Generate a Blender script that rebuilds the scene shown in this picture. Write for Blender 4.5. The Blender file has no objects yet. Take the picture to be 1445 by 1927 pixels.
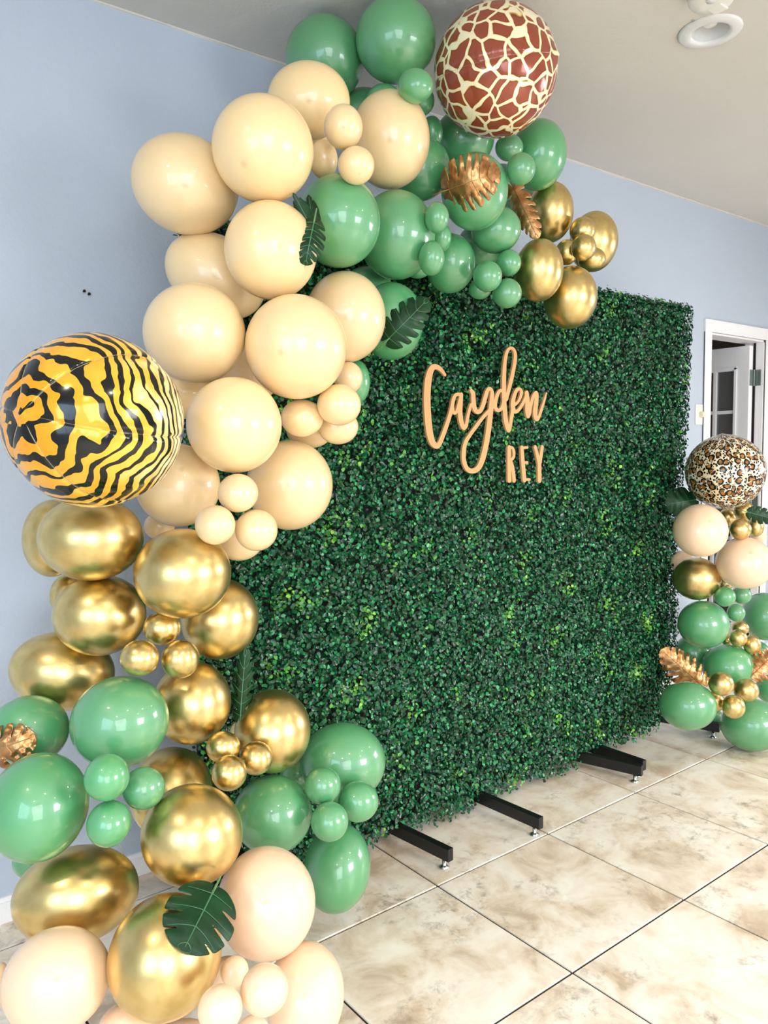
import bpy, bmesh, math, random
import numpy as np
from mathutils import Vector, Matrix, Quaternion

scene = bpy.context.scene
COL = scene.collection
random.seed(4)
PI = math.pi

# ------------------------------------------------------------------ camera
cam_data = bpy.data.cameras.new('camera')
cam = bpy.data.objects.new('camera', cam_data)
COL.objects.link(cam)
CR = Vector((0.78844118, -0.61496547, -0.01334081))
CU = Vector((0.05975373, 0.05498772, 0.99669747))
CF = Vector((0.61220095, 0.78663449, -0.08010107))
m = Matrix((CR, CU, -CF)).transposed().to_4x4()
m.translation = Vector((-1.58324352, -1.78205075, 1.38164401))
cam.matrix_world = m
cam_data.sensor_fit = 'HORIZONTAL'
cam_data.sensor_width = 36.0
cam_data.lens = 1473.1138 / 1445.0 * 36.0
cam_data.clip_start = 0.05
scene.camera = cam

# ------------------------------------------------------------------ world, light, exposure
world = bpy.data.worlds.new('world')
scene.world = world
world.use_nodes = True
bg = world.node_tree.nodes['Background']
bg.inputs[0].default_value = (0.72, 0.84, 1.0, 1)
bg.inputs[1].default_value = 1.0
scene.view_settings.view_transform = 'Standard'
scene.view_settings.look = 'None'
scene.view_settings.gamma = 1.0
scene.view_settings.use_curve_mapping = False
scene.view_settings.exposure = -0.5

def area(name, loc, target, sx, sy, power, color, spread=180):
    l = bpy.data.lights.new(name, 'AREA')
    l.shape = 'RECTANGLE'; l.size = sx; l.size_y = sy
    l.energy = power; l.color = color; l.spread = math.radians(spread)
    o = bpy.data.objects.new(name, l); COL.objects.link(o)
    o.location = loc
    d = Vector(target) - Vector(loc)
    o.rotation_euler = d.to_track_quat('-Z', 'Y').to_euler()
    return o

# daylight through the glazed door and windows of the front of the room (behind the camera)
XL, XR, YB, YF, H = -3.3, 5.3, 0.673, -4.3, 2.73
area('daylight_front_window', (-2.35, YF - 0.02, 1.52), (-2.35, 0, 0.2), 1.9, 2.15, 88, (0.90, 0.95, 1.0), 150)
area('daylight_front_window', (1.1, YF - 0.02, 1.45), (1.1, 0, -2.0), 1.5, 1.3, 118, (0.98, 0.97, 0.97), 130)
area('daylight_left_window', (XL - 0.02, -2.3, 1.5), (0, -2.0, 0.2), 1.7, 1.4, 46, (0.58, 0.80, 1.0), 140)
area('daylight_right_window', (XR + 0.02, -2.6, 1.5), (0, -1.4, -2.2), 1.5, 1.3, 98, (1.0, 0.965, 0.95), 130)

# ------------------------------------------------------------------ material helpers
def lin(c):
    return tuple(((x / 255.0) / 12.92 if x / 255.0 <= 0.04045 else ((x / 255.0 + 0.055) / 1.055) ** 2.4) for x in c) + (1.0,)

def new_mat(name):
    mt = bpy.data.materials.new(name); mt.use_nodes = True
    nt = mt.node_tree
    return mt, nt, nt.nodes, nt.links, nt.nodes['Principled BSDF']

def simple(name, rgb, rough=0.5, metal=0.0, coat=0.0, **kw):
    mt, nt, N, L, P = new_mat(name)
    P.inputs['Base Color'].default_value = lin(rgb)
    P.inputs['Roughness'].default_value = rough
    P.inputs['Metallic'].default_value = metal
    P.inputs['Coat Weight'].default_value = coat
    P.inputs['Coat Roughness'].default_value = 0.04
    for k, v in kw.items():
        P.inputs[k.replace('_', ' ')].default_value = v
    return mt

def math_node(nt, op, a, b=None, c=None):
    n = nt.nodes.new('ShaderNodeMath'); n.operation = op
    for i, v in enumerate((a, b, c)):
        if v is None: continue
        if isinstance(v, (int, float)): n.inputs[i].default_value = v
        else: nt.links.new(v, n.inputs[i])
    return n.outputs[0]

def ramp(nt, fac, stops, interp='LINEAR'):
    n = nt.nodes.new('ShaderNodeValToRGB'); n.color_ramp.interpolation = interp
    el = n.color_ramp.elements
    while len(el) > 1: el.remove(el[-1])
    el[0].position = stops[0][0]; el[0].color = stops[0][1]
    for p, c in stops[1:]:
        e = el.new(p); e.color = c
    nt.links.new(fac, n.inputs[0])
    return n.outputs[0]

def noise(nt, vec, scale, detail=3, rough=0.5, dist=0.0):
    n = nt.nodes.new('ShaderNodeTexNoise')
    n.inputs['Scale'].default_value = scale; n.inputs['Detail'].default_value = detail
    n.inputs['Roughness'].default_value = rough; n.inputs['Distortion'].default_value = dist
    if vec is not None: nt.links.new(vec, n.inputs['Vector'])
    return n.outputs[0], n.outputs[1]

def mix(nt, fac, a, b):
    n = nt.nodes.new('ShaderNodeMix'); n.data_type = 'RGBA'
    for s, v in ((n.inputs[0], fac), (n.inputs[6], a), (n.inputs[7], b)):
        if isinstance(v, (int, float, tuple)): s.default_value = v
        else: nt.links.new(v, s)
    return n.outputs[2]

def bump(nt, height, strength, distance, P):
    n = nt.nodes.new('ShaderNodeBump')
    n.inputs['Strength'].default_value = strength; n.inputs['Distance'].default_value = distance
    nt.links.new(height, n.inputs['Height']); nt.links.new(n.outputs[0], P.inputs['Normal'])

# ---- plaster
def plaster(name, rgb, rough=0.75):
    mt, nt, N, L, P = new_mat(name)
    tc = N.new('ShaderNodeTexCoord')
    f1, _ = noise(nt, tc.outputs['Object'], 1.3, 3)
    f2, _ = noise(nt, tc.outputs['Object'], 46, 5, 0.65)
    base = lin(rgb)
    c = mix(nt, f1, tuple(v * 0.93 for v in base[:3]) + (1,), tuple(min(1, v * 1.06) for v in base[:3]) + (1,))
    L.new(c, P.inputs['Base Color'])
    P.inputs['Roughness'].default_value = rough
    bump(nt, f2, 0.35, 0.006, P)
    return mt

M = {}
M['wall'] = plaster('wall_paint', (190, 202, 218))
M['ceiling'] = plaster('ceiling_paint', (216, 212, 205))
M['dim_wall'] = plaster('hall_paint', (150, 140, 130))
M['trim'] = simple('white_trim_paint', (250, 250, 252), 0.35)
M['door_paint'] = simple('white_door_paint', (248, 249, 253), 0.35)
M['black_metal'] = simple('black_powder_coat', (14, 15, 18), 0.4)
M['steel'] = simple('zinc_steel', (200, 205, 210), 0.22, 1.0)
M['hinge'] = simple('brushed_hinge_metal', (140, 150, 145), 0.4, 0.8)
M['plastic'] = simple('white_plastic', (236, 234, 228), 0.35)
M['ivory'] = simple('ivory_plastic', (240, 232, 205), 0.3)
M['can_white'] = simple('white_lamp_enamel', (225, 226, 226), 0.3)
M['dark'] = simple('dark_gap', (25, 22, 20), 0.8)
M['glass'] = simple('window_glass', (190, 195, 200), 0.03, 0.0, Transmission_Weight=0.85, IOR=1.45)
M['stem_green'] = simple('vein_green', (92, 140, 84), 0.45)
M['pale_vein'] = simple('pale_vein', (70, 120, 82), 0.45)
M['wood_letter'] = simple('tan_wood_face', (208, 156, 102), 0.55)
M['nylon'] = simple('clear_line', (215, 215, 205), 0.2)
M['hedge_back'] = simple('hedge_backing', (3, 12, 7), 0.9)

# ---- latex
def latex(name, rgb, coat=0.6, sub=0.2, rough=0.42):
    mt, nt, N, L, P = new_mat(name)
    tc = N.new('ShaderNodeTexCoord')
    sep = N.new('ShaderNodeSeparateXYZ'); L.new(tc.outputs['Object'], sep.inputs[0])
    # slightly darker latex nipple at the crown and thicker, darker latex at the neck
    tip = ramp(nt, sep.outputs[2], [(0.0, (1, 1, 1, 1)), (0.9965, (1, 1, 1, 1)), (0.999, (0.80, 0.76, 0.68, 1))])
    neck = math_node(nt, 'MULTIPLY_ADD', sep.outputs[2], 0.5, 0.5)
    nk = ramp(nt, neck, [(0.0, (0.72, 0.66, 0.55, 1)), (0.14, (1, 1, 1, 1))])
    inf = N.new('ShaderNodeObjectInfo')
    hs = N.new('ShaderNodeHueSaturation'); hs.inputs['Color'].default_value = lin(rgb)
    L.new(math_node(nt, 'MULTIPLY_ADD', inf.outputs['Random'], 0.10, 0.95), hs.inputs['Value'])
    L.new(math_node(nt, 'MULTIPLY_ADD', inf.outputs['Random'], 0.08, 0.96), hs.inputs['Saturation'])
    mm = N.new('ShaderNodeMix'); mm.data_type = 'RGBA'; mm.blend_type = 'MULTIPLY'; mm.inputs[0].default_value = 1
    L.new(hs.outputs[0], mm.inputs[6]); L.new(tip, mm.inputs[7])
    m2 = N.new('ShaderNodeMix'); m2.data_type = 'RGBA'; m2.blend_type = 'MULTIPLY'; m2.inputs[0].default_value = 1
    L.new(mm.outputs[2], m2.inputs[6]); L.new(nk, m2.inputs[7])
    L.new(m2.outputs[2], P.inputs['Base Color'])
    P.inputs['Roughness'].default_value = rough
    P.inputs['Specular IOR Level'].default_value = 1.0
    P.inputs['Coat Weight'].default_value = coat; P.inputs['Coat Roughness'].default_value = 0.05
    if sub > 0:
        P.inputs['Subsurface Weight'].default_value = sub
        P.inputs['Subsurface Scale'].default_value = 0.03
        P.inputs['Subsurface Radius'].default_value = (1.0, 0.7, 0.4)
    return mt
M['C'] = latex('cream_latex', (241, 211, 159))
M['P'] = latex('peach_latex', (249, 214, 180))
M['G'] = latex('green_latex', (82, 158, 102), 0.8, 0.0, 0.40)
def chrome():
    mt, nt, N, L, P = new_mat('gold_chrome_latex')
    tc = N.new('ShaderNodeTexCoord')
    f, _ = noise(nt, tc.outputs['Object'], 2.5, 2)
    c = ramp(nt, f, [(0.35, lin((208, 182, 118))), (0.65, lin((226, 202, 140)))])
    L.new(c, P.inputs['Base Color'])
    P.inputs['Metallic'].default_value = 1.0
    P.inputs['Roughness'].default_value = 0.32
    P.inputs['Coat Weight'].default_value = 0.15; P.inputs['Coat Roughness'].default_value = 0.08
    return mt
M['O'] = chrome()

# ---- foil leaves
def gold_leaf():
    mt, nt, N, L, P = new_mat('gold_leaf_foil')
    tc = N.new('ShaderNodeTexCoord')
    f, _ = noise(nt, tc.outputs['Object'], 30, 3)
    L.new(ramp(nt, f, [(0.3, lin((150, 100, 54))), (0.7, lin((212, 164, 112)))]), P.inputs['Base Color'])
    P.inputs['Metallic'].default_value = 0.85; P.inputs['Roughness'].default_value = 0.33
    bump(nt, f, 0.5, 0.006, P)
    return mt
M['gold_leaf'] = gold_leaf()
def green_leaf():
    mt, nt, N, L, P = new_mat('dark_green_leaf')
    tc = N.new('ShaderNodeTexCoord')
    f, _ = noise(nt, tc.outputs['Object'], 18, 4)
    L.new(ramp(nt, f, [(0.3, lin((6, 40, 18))), (0.75, lin((18, 70, 34)))]), P.inputs['Base Color'])
    P.inputs['Roughness'].default_value = 0.38
    P.inputs['Specular IOR Level'].default_value = 0.3
    bump(nt, f, 0.2, 0.003, P)
    return mt
M['green_leaf'] = green_leaf()

# ---- boxwood foliage: colour is stored per leaf
def boxwood():
    mt, nt, N, L, P = new_mat('boxwood_leaf')
    at = N.new('ShaderNodeAttribute'); at.attribute_name = 'leaf_colour'
    L.new(at.outputs['Color'], P.inputs['Base Color'])
    P.inputs['Roughness'].default_value = 0.27
    P.inputs['Specular IOR Level'].default_value = 0.5
    return mt
M['boxwood'] = boxwood()

# ---- floor tile
def tile_mat():
    mt, nt, N, L, P = new_mat('travertine_tile')
    geo = N.new('ShaderNodeNewGeometry'); inf = N.new('ShaderNodeObjectInfo')
    add = N.new('ShaderNodeVectorMath'); add.operation = 'ADD'
    comb = N.new('ShaderNodeCombineXYZ')
    L.new(math_node(nt, 'MULTIPLY', inf.outputs['Random'], 37.0), comb.inputs[2])
    L.new(geo.outputs['Position'], add.inputs[0]); L.new(comb.outputs[0], add.inputs[1])
    v = add.outputs[0]
    f1, _ = noise(nt, v, 5.5, 8, 0.62, 0.5)
    f2, _ = noise(nt, v, 22, 9, 0.72, 0.3)
    f3, _ = noise(nt, v, 3.0, 4, 0.55, 0.8)
    c1 = ramp(nt, f1, [(0.33, lin((206, 184, 158))), (0.43, lin((234, 217, 195))), (0.52, lin((247, 236, 220))), (0.66, lin((255, 250, 238)))])
    stain = ramp(nt, f2, [(0.50, (0, 0, 0, 1)), (0.68, (1, 1, 1, 1))])
    zone = ramp(nt, f3, [(0.47, (0, 0, 0, 1)), (0.62, (1, 1, 1, 1))])
    mul = math_node(nt, 'MULTIPLY', stain, zone)
    mul = math_node(nt, 'MULTIPLY', mul, 0.9)
    c2 = mix(nt, mul, c1, lin((150, 136, 120)))
    L.new(c2, P.inputs['Base Color'])
    L.new(math_node(nt, 'MULTIPLY_ADD', f2, 0.25, 0.22), P.inputs['Roughness'])
    bump(nt, f2, 0.12, 0.004, P)
    return mt
M['tile'] = tile_mat()
M['grout'] = simple('dark_grout', (40, 37, 35), 0.9)

# ---- foil prints
def foil_base(P, rough=0.16):
    P.inputs['Metallic'].default_value = 0.15
    P.inputs['Roughness'].default_value = rough
    P.inputs['Coat Weight'].default_value = 0.35
    P.inputs['Specular IOR Level'].default_value = 0.35
    P.inputs['Coat Roughness'].default_value = 0.04

def tiger_mat():
    mt, nt, N, L, P = new_mat('tiger_print_foil')
    uv = N.new('ShaderNodeUVMap'); uv.uv_map = 'gore'
    sep = N.new('ShaderNodeSeparateXYZ'); L.new(uv.outputs[0], sep.inputs[0])
    tc = N.new('ShaderNodeTexCoord')
    u, v = sep.outputs[0], sep.outputs[1]          # u: position inside the gore -1..1, v: 0..1 pole to pole
    au = math_node(nt, 'ABSOLUTE', u)
    n1, _ = noise(nt, tc.outputs['Object'], 1.7, 1, 0.5)
    n2, _ = noise(nt, tc.outputs['Object'], 5.0, 1, 0.5)
    n3, _ = noise(nt, tc.outputs['Object'], 3.0, 1, 0.5)
    ph = math_node(nt, 'MULTIPLY', math_node(nt, 'POWER', v, 1.4), 20.0)
    # chevrons that point to the pole along the middle of each panel
    ph = math_node(nt, 'ADD', ph, math_node(nt, 'MULTIPLY', math_node(nt, 'MULTIPLY', au, math_node(nt, 'MINIMUM', math_node(nt, 'MULTIPLY', v, 3.0), 1.0)), -1.1))
    ph = math_node(nt, 'ADD', ph, math_node(nt, 'MULTIPLY', n1, 3.0))
    ph = math_node(nt, 'ADD', ph, math_node(nt, 'MULTIPLY', n2, 1.0))
    s = math_node(nt, 'SINE', math_node(nt, 'MULTIPLY', ph, 2 * PI))
    thr = math_node(nt, 'MULTIPLY_ADD', n3, 2.8, -1.2)
    d = math_node(nt, 'SUBTRACT', s, thr)
    black = ramp(nt, d, [(0.0, (0, 0, 0, 1)), (0.06, (1, 1, 1, 1))])
    edge = ramp(nt, math_node(nt, 'ADD', d, 0.28), [(0.0, (0, 0, 0, 1)), (0.3, (1, 1, 1, 1))])
    warm = ramp(nt, math_node(nt, 'MULTIPLY_ADD', v, 1.0, math_node(nt, 'MULTIPLY_ADD', n3, 0.5, -0.25)),
                [(0.15, lin((240, 160, 30))), (0.45, lin((247, 190, 70))), (0.62, lin((250, 228, 170))), (0.85, lin((246, 238, 222)))])
    c = mix(nt, math_node(nt, 'MULTIPLY', edge, 0.45), warm, lin((196, 170, 40)))
    c = mix(nt, black, c, lin((12, 14, 12)))
    L.new(c, P.inputs['Base Color']); foil_base(P)
    return mt

def giraffe_mat():
    mt, nt, N, L, P = new_mat('giraffe_print_foil')
    tc = N.new('ShaderNodeTexCoord')
    _, nc = noise(nt, tc.outputs['Object'], 2.6, 1, 0.5)
    mx = N.new('ShaderNodeMix'); mx.data_type = 'RGBA'; mx.blend_type = 'LINEAR_LIGHT'; mx.inputs[0].default_value = 0.12
    L.new(tc.outputs['Object'], mx.inputs[6]); L.new(nc, mx.inputs[7])
    vo = N.new('ShaderNodeTexVoronoi'); vo.feature = 'DISTANCE_TO_EDGE'; vo.inputs['Scale'].default_value = 3.5
    vo.inputs['Randomness'].default_value = 0.9
    L.new(mx.outputs[2], vo.inputs['Vector'])
    n2, _ = noise(nt, tc.outputs['Object'], 5, 1)
    d = math_node(nt, 'ADD', vo.outputs[0], math_node(nt, 'MULTIPLY_ADD', n2, 0.05, -0.025))
    c = ramp(nt, d, [(0.0, lin((252, 244, 214))), (0.070, lin((250, 238, 190))), (0.084, lin((200, 150, 40))), (0.10, lin((120, 54, 32))), (0.14, lin((150, 72, 50)))])
    L.new(c, P.inputs['Base Color']); foil_base(P, 0.2)
    return mt

def leopard_mat():
    mt, nt, N, L, P = new_mat('leopard_print_foil')
    tc = N.new('ShaderNodeTexCoord')
    uv = N.new('ShaderNodeUVMap'); uv.uv_map = 'gore'
    vm = N.new('ShaderNodeVectorMath'); vm.operation = 'MULTIPLY'; vm.inputs[1].default_value = (PI / 4, PI, 0)
    L.new(uv.outputs[0], vm.inputs[0])
    _, nc = noise(nt, tc.outputs['Object'], 6, 2, 0.6)
    mx = N.new('ShaderNodeMix'); mx.data_type = 'RGBA'; mx.blend_type = 'LINEAR_LIGHT'; mx.inputs[0].default_value = 0.05
    L.new(vm.outputs[0], mx.inputs[6]); L.new(nc, mx.inputs[7])
    vo = N.new('ShaderNodeTexVoronoi'); vo.feature = 'F1'; vo.voronoi_dimensions = '2D'; vo.inputs['Scale'].default_value = 4.5
    vo.inputs['Randomness'].default_value = 0.75
    L.new(mx.outputs[2], vo.inputs['Vector'])
    n2, _ = noise(nt, tc.outputs['Object'], 11, 1)
    d = math_node(nt, 'ADD', vo.outputs['Distance'], math_node(nt, 'MULTIPLY_ADD', n2, 0.14, -0.07))
    ring = ramp(nt, d, [(0.0, (0, 0, 0, 1)), (0.21, (0, 0, 0, 1)), (0.24, (1, 1, 1, 1)), (0.42, (1, 1, 1, 1)), (0.45, (0, 0, 0, 1))])
    core = ramp(nt, d, [(0.22, (1, 1, 1, 1)), (0.25, (0, 0, 0, 1))])
    n3, _ = noise(nt, tc.outputs['Object'], 14, 1)
    brk = ramp(nt, n3, [(0.36, (0, 0, 0, 1)), (0.40, (1, 1, 1, 1))])
    n4, _ = noise(nt, tc.outputs['Object'], 2.5, 1)
    bgc = ramp(nt, n4, [(0.35, lin((250, 240, 220))), (0.7, lin((248, 222, 176)))])
    brown = ramp(nt, n3, [(0.4, lin((196, 122, 56))), (0.6, lin((120, 96, 50)))])
    c = mix(nt, core, bgc, brown)
    c = mix(nt, math_node(nt, 'MULTIPLY', ring, brk), c, lin((12, 10, 10)))
    # small loose spots
    v2 = N.new('ShaderNodeTexVoronoi'); v2.voronoi_dimensions = '2D'; v2.inputs['Scale'].default_value = 12; L.new(mx.outputs[2], v2.inputs['Vector'])
    sp = ramp(nt, v2.outputs['Distance'], [(0.32, (1, 1, 1, 1)), (0.36, (0, 0, 0, 1))])
    far = ramp(nt, d, [(0.48, (0, 0, 0, 1)), (0.50, (1, 1, 1, 1))])
    c = mix(nt, math_node(nt, 'MULTIPLY', sp, far), c, lin((14, 12, 12)))
    L.new(c, P.inputs['Base Color']); foil_base(P, 0.2)
    return mt
M['T'] = tiger_mat(); M['F'] = giraffe_mat(); M['L'] = leopard_mat()

# ------------------------------------------------------------------ object helpers
def link(name, me, parent=None, loc=None, rot=None):
    o = bpy.data.objects.new(name, me); COL.objects.link(o)
    if parent is not None: o.parent = parent
    if loc is not None: o.location = loc
    if rot is not None: o.rotation_euler = rot
    return o

def tag(o, label, cat, group=None):
    o['label'] = label; o['category'] = cat
    if group: o['group'] = group
    return o

def empty(name, loc, label, cat, group=None, rotz=0):
    return tag(link(name, None, None, loc, (0, 0, rotz)), label, cat, group)

def bx(bm, x0, x1, y0, y1, z0, z1, bev=0.0):
    r = bmesh.ops.create_cube(bm, size=1.0)
    vs = r['verts']
    for v in vs:
        v.co = Vector(((x0 + x1) / 2 + v.co.x * (x1 - x0), (y0 + y1) / 2 + v.co.y * (y1 - y0), (z0 + z1) / 2 + v.co.z * (z1 - z0)))
    if bev > 0:
        es = list({e for v in vs for e in v.link_edges})
        bmesh.ops.bevel(bm, geom=es, offset=bev, segments=2, affect='EDGES', profile=0.6)

def mesh_from(bm, name, mat, smooth=False):
    me = bpy.data.meshes.new(name); bm.normal_update(); bm.to_mesh(me); bm.free()
    if smooth: me.polygons.foreach_set('use_smooth', [True] * len(me.polygons))
    me.materials.append(mat)
    return me

def box_obj(name, ext, mat, parent=None, bev=0.0):
    bm = bmesh.new()
    boxes = ext if isinstance(ext[0], (tuple, list)) else [ext]
    for e in boxes: bx(bm, *e, bev)
    return link(name, mesh_from(bm, name, mat), parent)

def structure(o):
    o['kind'] = 'structure'; return o

def lathe(profile, n, name, mat, smooth=True):
    """profile: list of (r, z); closed where r == 0"""
    bm = bmesh.new(); rings = []
    for r, z in profile:
        if r < 1e-6: rings.append([bm.verts.new((0, 0, z))])
        else: rings.append([bm.verts.new((r * math.cos(2 * PI * k / n), r * math.sin(2 * PI * k / n), z)) for k in range(n)])
    for a, b in zip(rings, rings[1:]):
        for k in range(n):
            k2 = (k + 1) % n
            if len(a) == 1 and len(b) == 1: continue
            if len(a) == 1: bm.faces.new((a[0], b[k], b[k2]))
            elif len(b) == 1: bm.faces.new((a[k], b[0], a[k2]))
            else: bm.faces.new((a[k], b[k], b[k2], a[k2]))
    bmesh.ops.recalc_face_normals(bm, faces=bm.faces)
    return mesh_from(bm, name, mat, smooth)

# ------------------------------------------------------------------ the room
# back wall with the doorway (opening x 2.735..3.374, z 0..2.03)
DX0, DX1, DZ = 2.735, 3.374, 2.03
structure(box_obj('wall_back', [(XL - .1, DX0, YB, YB + .12, 0, H), (DX1, XR + .1, YB, YB + .12, 0, H), (DX0, DX1, YB, YB + .12, DZ, H)], M['wall']))
# front wall (behind the camera) with two openings, left and right walls with one each
structure(box_obj('wall_front', [(XL - .1, -3.2, YF - .12, YF, 0, H), (-3.2, -1.5, YF - .12, YF, 0, .45), (-3.2, -1.5, YF - .12, YF, 2.6, H),
    (-1.5, .35, YF - .12, YF, 0, H), (.35, 1.85, YF - .12, YF, 0, .8), (.35, 1.85, YF - .12, YF, 2.1, H), (1.85, XR + .1, YF - .12, YF, 0, H)], M['wall']))
structure(box_obj('wall_left', [(XL - .12, XL, YF, -3.15, 0, H), (XL - .12, XL, -3.15, -1.45, 0, .8), (XL - .12, XL, -3.15, -1.45, 2.2, H), (XL - .12, XL, -1.45, YB, 0, H)], M['wall']))
structure(box_obj('wall_right', [(XR, XR + .12, YF, -3.35, 0, H), (XR, XR + .12, -3.35, -1.85, 0, .85), (XR, XR + .12, -3.35, -1.85, 2.15, H), (XR, XR + .12, -1.85, YB, 0, H)], M['wall']))
HX0, HX1, HY0, HY1 = .915 - .061, .915 + .061, -.34 - .061, -.34 + .061       # hole for the recessed light
structure(box_obj('ceiling', [(XL - .12, HX0, YF - .12, YB + .12, H, H + .1), (HX1, XR + .12, YF - .12, YB + .12, H, H + .1),
    (HX0, HX1, YF - .12, HY0, H, H + .1), (HX0, HX1, HY1, YB + .12, H, H + .1)], M['ceiling']))

def window(n, axis, pos, a0, a1, z0, z1, nv, nh):
    """frame and glazing bars of a window; axis 'x': in a wall of constant y"""
    root = structure(link('window_%d' % n, None))
    def b(name, u0, u1, w0, w1, d=.05):
        e = (u0, u1, pos - d / 2, pos + d / 2, w0, w1) if axis == 'x' else (pos - d / 2, pos + d / 2, u0, u1, w0, w1)
        return box_obj(name, e, M['trim'], root)
    t = .06
    b('frame', a0, a1, z0, z0 + t); b('frame', a0, a1, z1 - t, z1); b('frame', a0, a0 + t, z0 + t, z1 - t); b('frame', a1 - t, a1, z0 + t, z1 - t)
    for i in range(1, nv): 
        u = a0 + (a1 - a0) * i / nv; w = .05 if (nv % 2 == 0 and i == nv // 2) else .022
        b('glazing_bar', u - w / 2, u + w / 2, z0 + t, z1 - t, .03)
    for i in range(1, nh):
        u = z0 + (z1 - z0) * i / nh; b('glazing_bar', a0 + t, a1 - t, u - .011, u + .011, .025)
window(1, 'x', YF - .06, -3.2, -1.5, .45, 2.6, 3, 5)
window(2, 'x', YF - .06, .35, 1.85, .8, 2.1, 2, 2)
window(3, 'y', XL - .06, -3.15, -1.45, .8, 2.2, 2, 2)
window(4, 'y', XR + .06, -3.35, -1.85, .85, 2.15, 2, 2)

# baseboards
def baseboard(name, ext1, ext2):
    structure(box_obj(name, [ext1, ext2], M['trim']))
baseboard('baseboard_back', (XL, 2.665, YB - .014, YB, 0, .062), (XL, 2.665, YB - .009, YB, .062, .076))
baseboard('baseboard_back_right', (3.445, XR, YB - .014, YB, 0, .062), (3.445, XR, YB - .009, YB, .062, .076))
baseboard('baseboard_left', (XL, XL + .014, YF, YB - .014, 0, .062), (XL, XL + .009, YF, YB - .014, .062, .076))
baseboard('baseboard_right', (XR - .014, XR, YF, YB - .014, 0, .062), (XR - .009, XR, YF, YB - .014, .062, .076))

# door casing: flat board with a raised outer band
def casing():
    root = structure(link('trim_1', None))
    y = YB
    box_obj('side_casing', [(DX0 - .07, DX0, y - .009, y, 0, DZ + .0), (DX0 - .07, DX0 - .05, y - .012, y, 0, DZ + .07), (DX0 - .014, DX0, y - .0115, y, 0, DZ)], M['trim'], root, .002)
    box_obj('side_casing', [(DX1, DX1 + .07, y - .009, y, 0, DZ + .0), (DX1 + .05, DX1 + .07, y - .012, y, 0, DZ + .07), (DX1, DX1 + .014, y - .0115, y, 0, DZ)], M['trim'], root, .002)
    box_obj('head_casing', [(DX0 - .05, DX1 + .05, y - .009, y, DZ, DZ + .07), (DX0 - .05, DX1 + .05, y - .012, y, DZ + .052, DZ + .07), (DX0, DX1, y - .0115, y, DZ, DZ + .014)], M['trim'], root, .002)
    box_obj('jamb', [(DX0 - .001, DX0 + .012, y, y + .12, 0, DZ), (DX1 - .012, DX1 + .001, y, y + .12, 0, DZ), (DX0, DX1, y, y + .12, DZ - .012, DZ + .001)], M['trim'], root)
    box_obj('weather_strip', [(DX1 - .02, DX1 - .0125, y + .048, y + .06, 0, DZ - .013)], M['dark'], root)
casing()

# French door, swung open at a right angle into the next room
def french_door():
    root = structure(link('door_1', None, None, (3.295, YB + .055, 0)))
    W, Hh, T, st = .60, 2.0, .045, .10
    box_obj('hinge_stile', (0, T, 0, st, .015, Hh), M['door_paint'], root, .002)
    box_obj('lock_stile', (0, T, W - st, W, .015, Hh), M['door_paint'], root, .002)
    box_obj('top_rail', (0, T, st, W - st, 1.85, Hh), M['door_paint'], root, .002)
    box_obj('bottom_rail', (0, T, st, W - st, .015, .24), M['door_paint'], root, .002)
    # raised moulding around the glazed field
    box_obj('glazing_moulding', [(-.008, 0, st - .022, st - .004, .22, 1.87), (-.008, 0, W - st + .004, W - st + .022, .22, 1.87),
                        (-.008, 0, st - .022, W - st + .022, 1.856, 1.872), (-.008, 0, st - .022, W - st + .022, .218, .234)], M['door_paint'], root, .002)
    pw = (W - 2 * st - 2 * .022) / 3; zs = [1.85 - k * .287 for k in range(7)]
    for k in (1, 2):
        y = st + k * pw + (k - 1) * .022
        box_obj('muntin', (.004, T - .004, y, y + .022, .24, 1.85), M['door_paint'], root, .002)
    rows = 6; ph = (1.85 - .24 - (rows - 1) * .022) / rows
    for r_ in range(1, rows):
        z = .24 + r_ * ph + (r_ - 1) * .022
        box_obj('muntin', (.005, T - .005, st, W - st, z, z + .022), M['door_paint'], root, .002)
    pm = None
    for c_ in range(3):
        for r_ in range(rows):
            y = st + c_ * (pw + .022); z = .24 + r_ * (ph + .022)
            if pm is None:
                p = box_obj('pane', (-.003, .003, 0, pw, 0, ph), M['glass'], root); pm = p.data
            else: p = link('pane', pm, root)
            p.location = (T / 2, y, z)
    for z in (1.80, 1.02, .24):
        # leaf plate lies on the hinge edge of the door, the jamb plate on the jamb
        bm = bmesh.new()
        bx(bm, .006, T, -.003, 0.0, z - .05, z + .05, .001)
        for q in (-.03, 0, .03): 
            bx(bm, .02, .026, -.005, -.003, z + q - .003, z + q + .003)
        link('hinge', mesh_from(bm, 'hinge', M['hinge']), root)
        bm = bmesh.new()
        bx(bm, .0630, .0665, -.043, -.006, z - .05, z + .05, .001)
        r2 = bmesh.ops.create_cone(bm, cap_ends=True, segments=10, radius1=.006, radius2=.006, depth=.102)
        bmesh.ops.translate(bm, verts=r2['verts'], vec=(.055, -.004, z))
        for qy, qz in ((-.034, .035), (-.018, .012), (-.034, -.012), (-.018, -.037)):
            bx(bm, .0615, .0630, qy - .003, qy + .003, z + qz - .003, z + qz + .003)
        link('hinge', mesh_from(bm, 'hinge', M['hinge']), root)
french_door()

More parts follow.
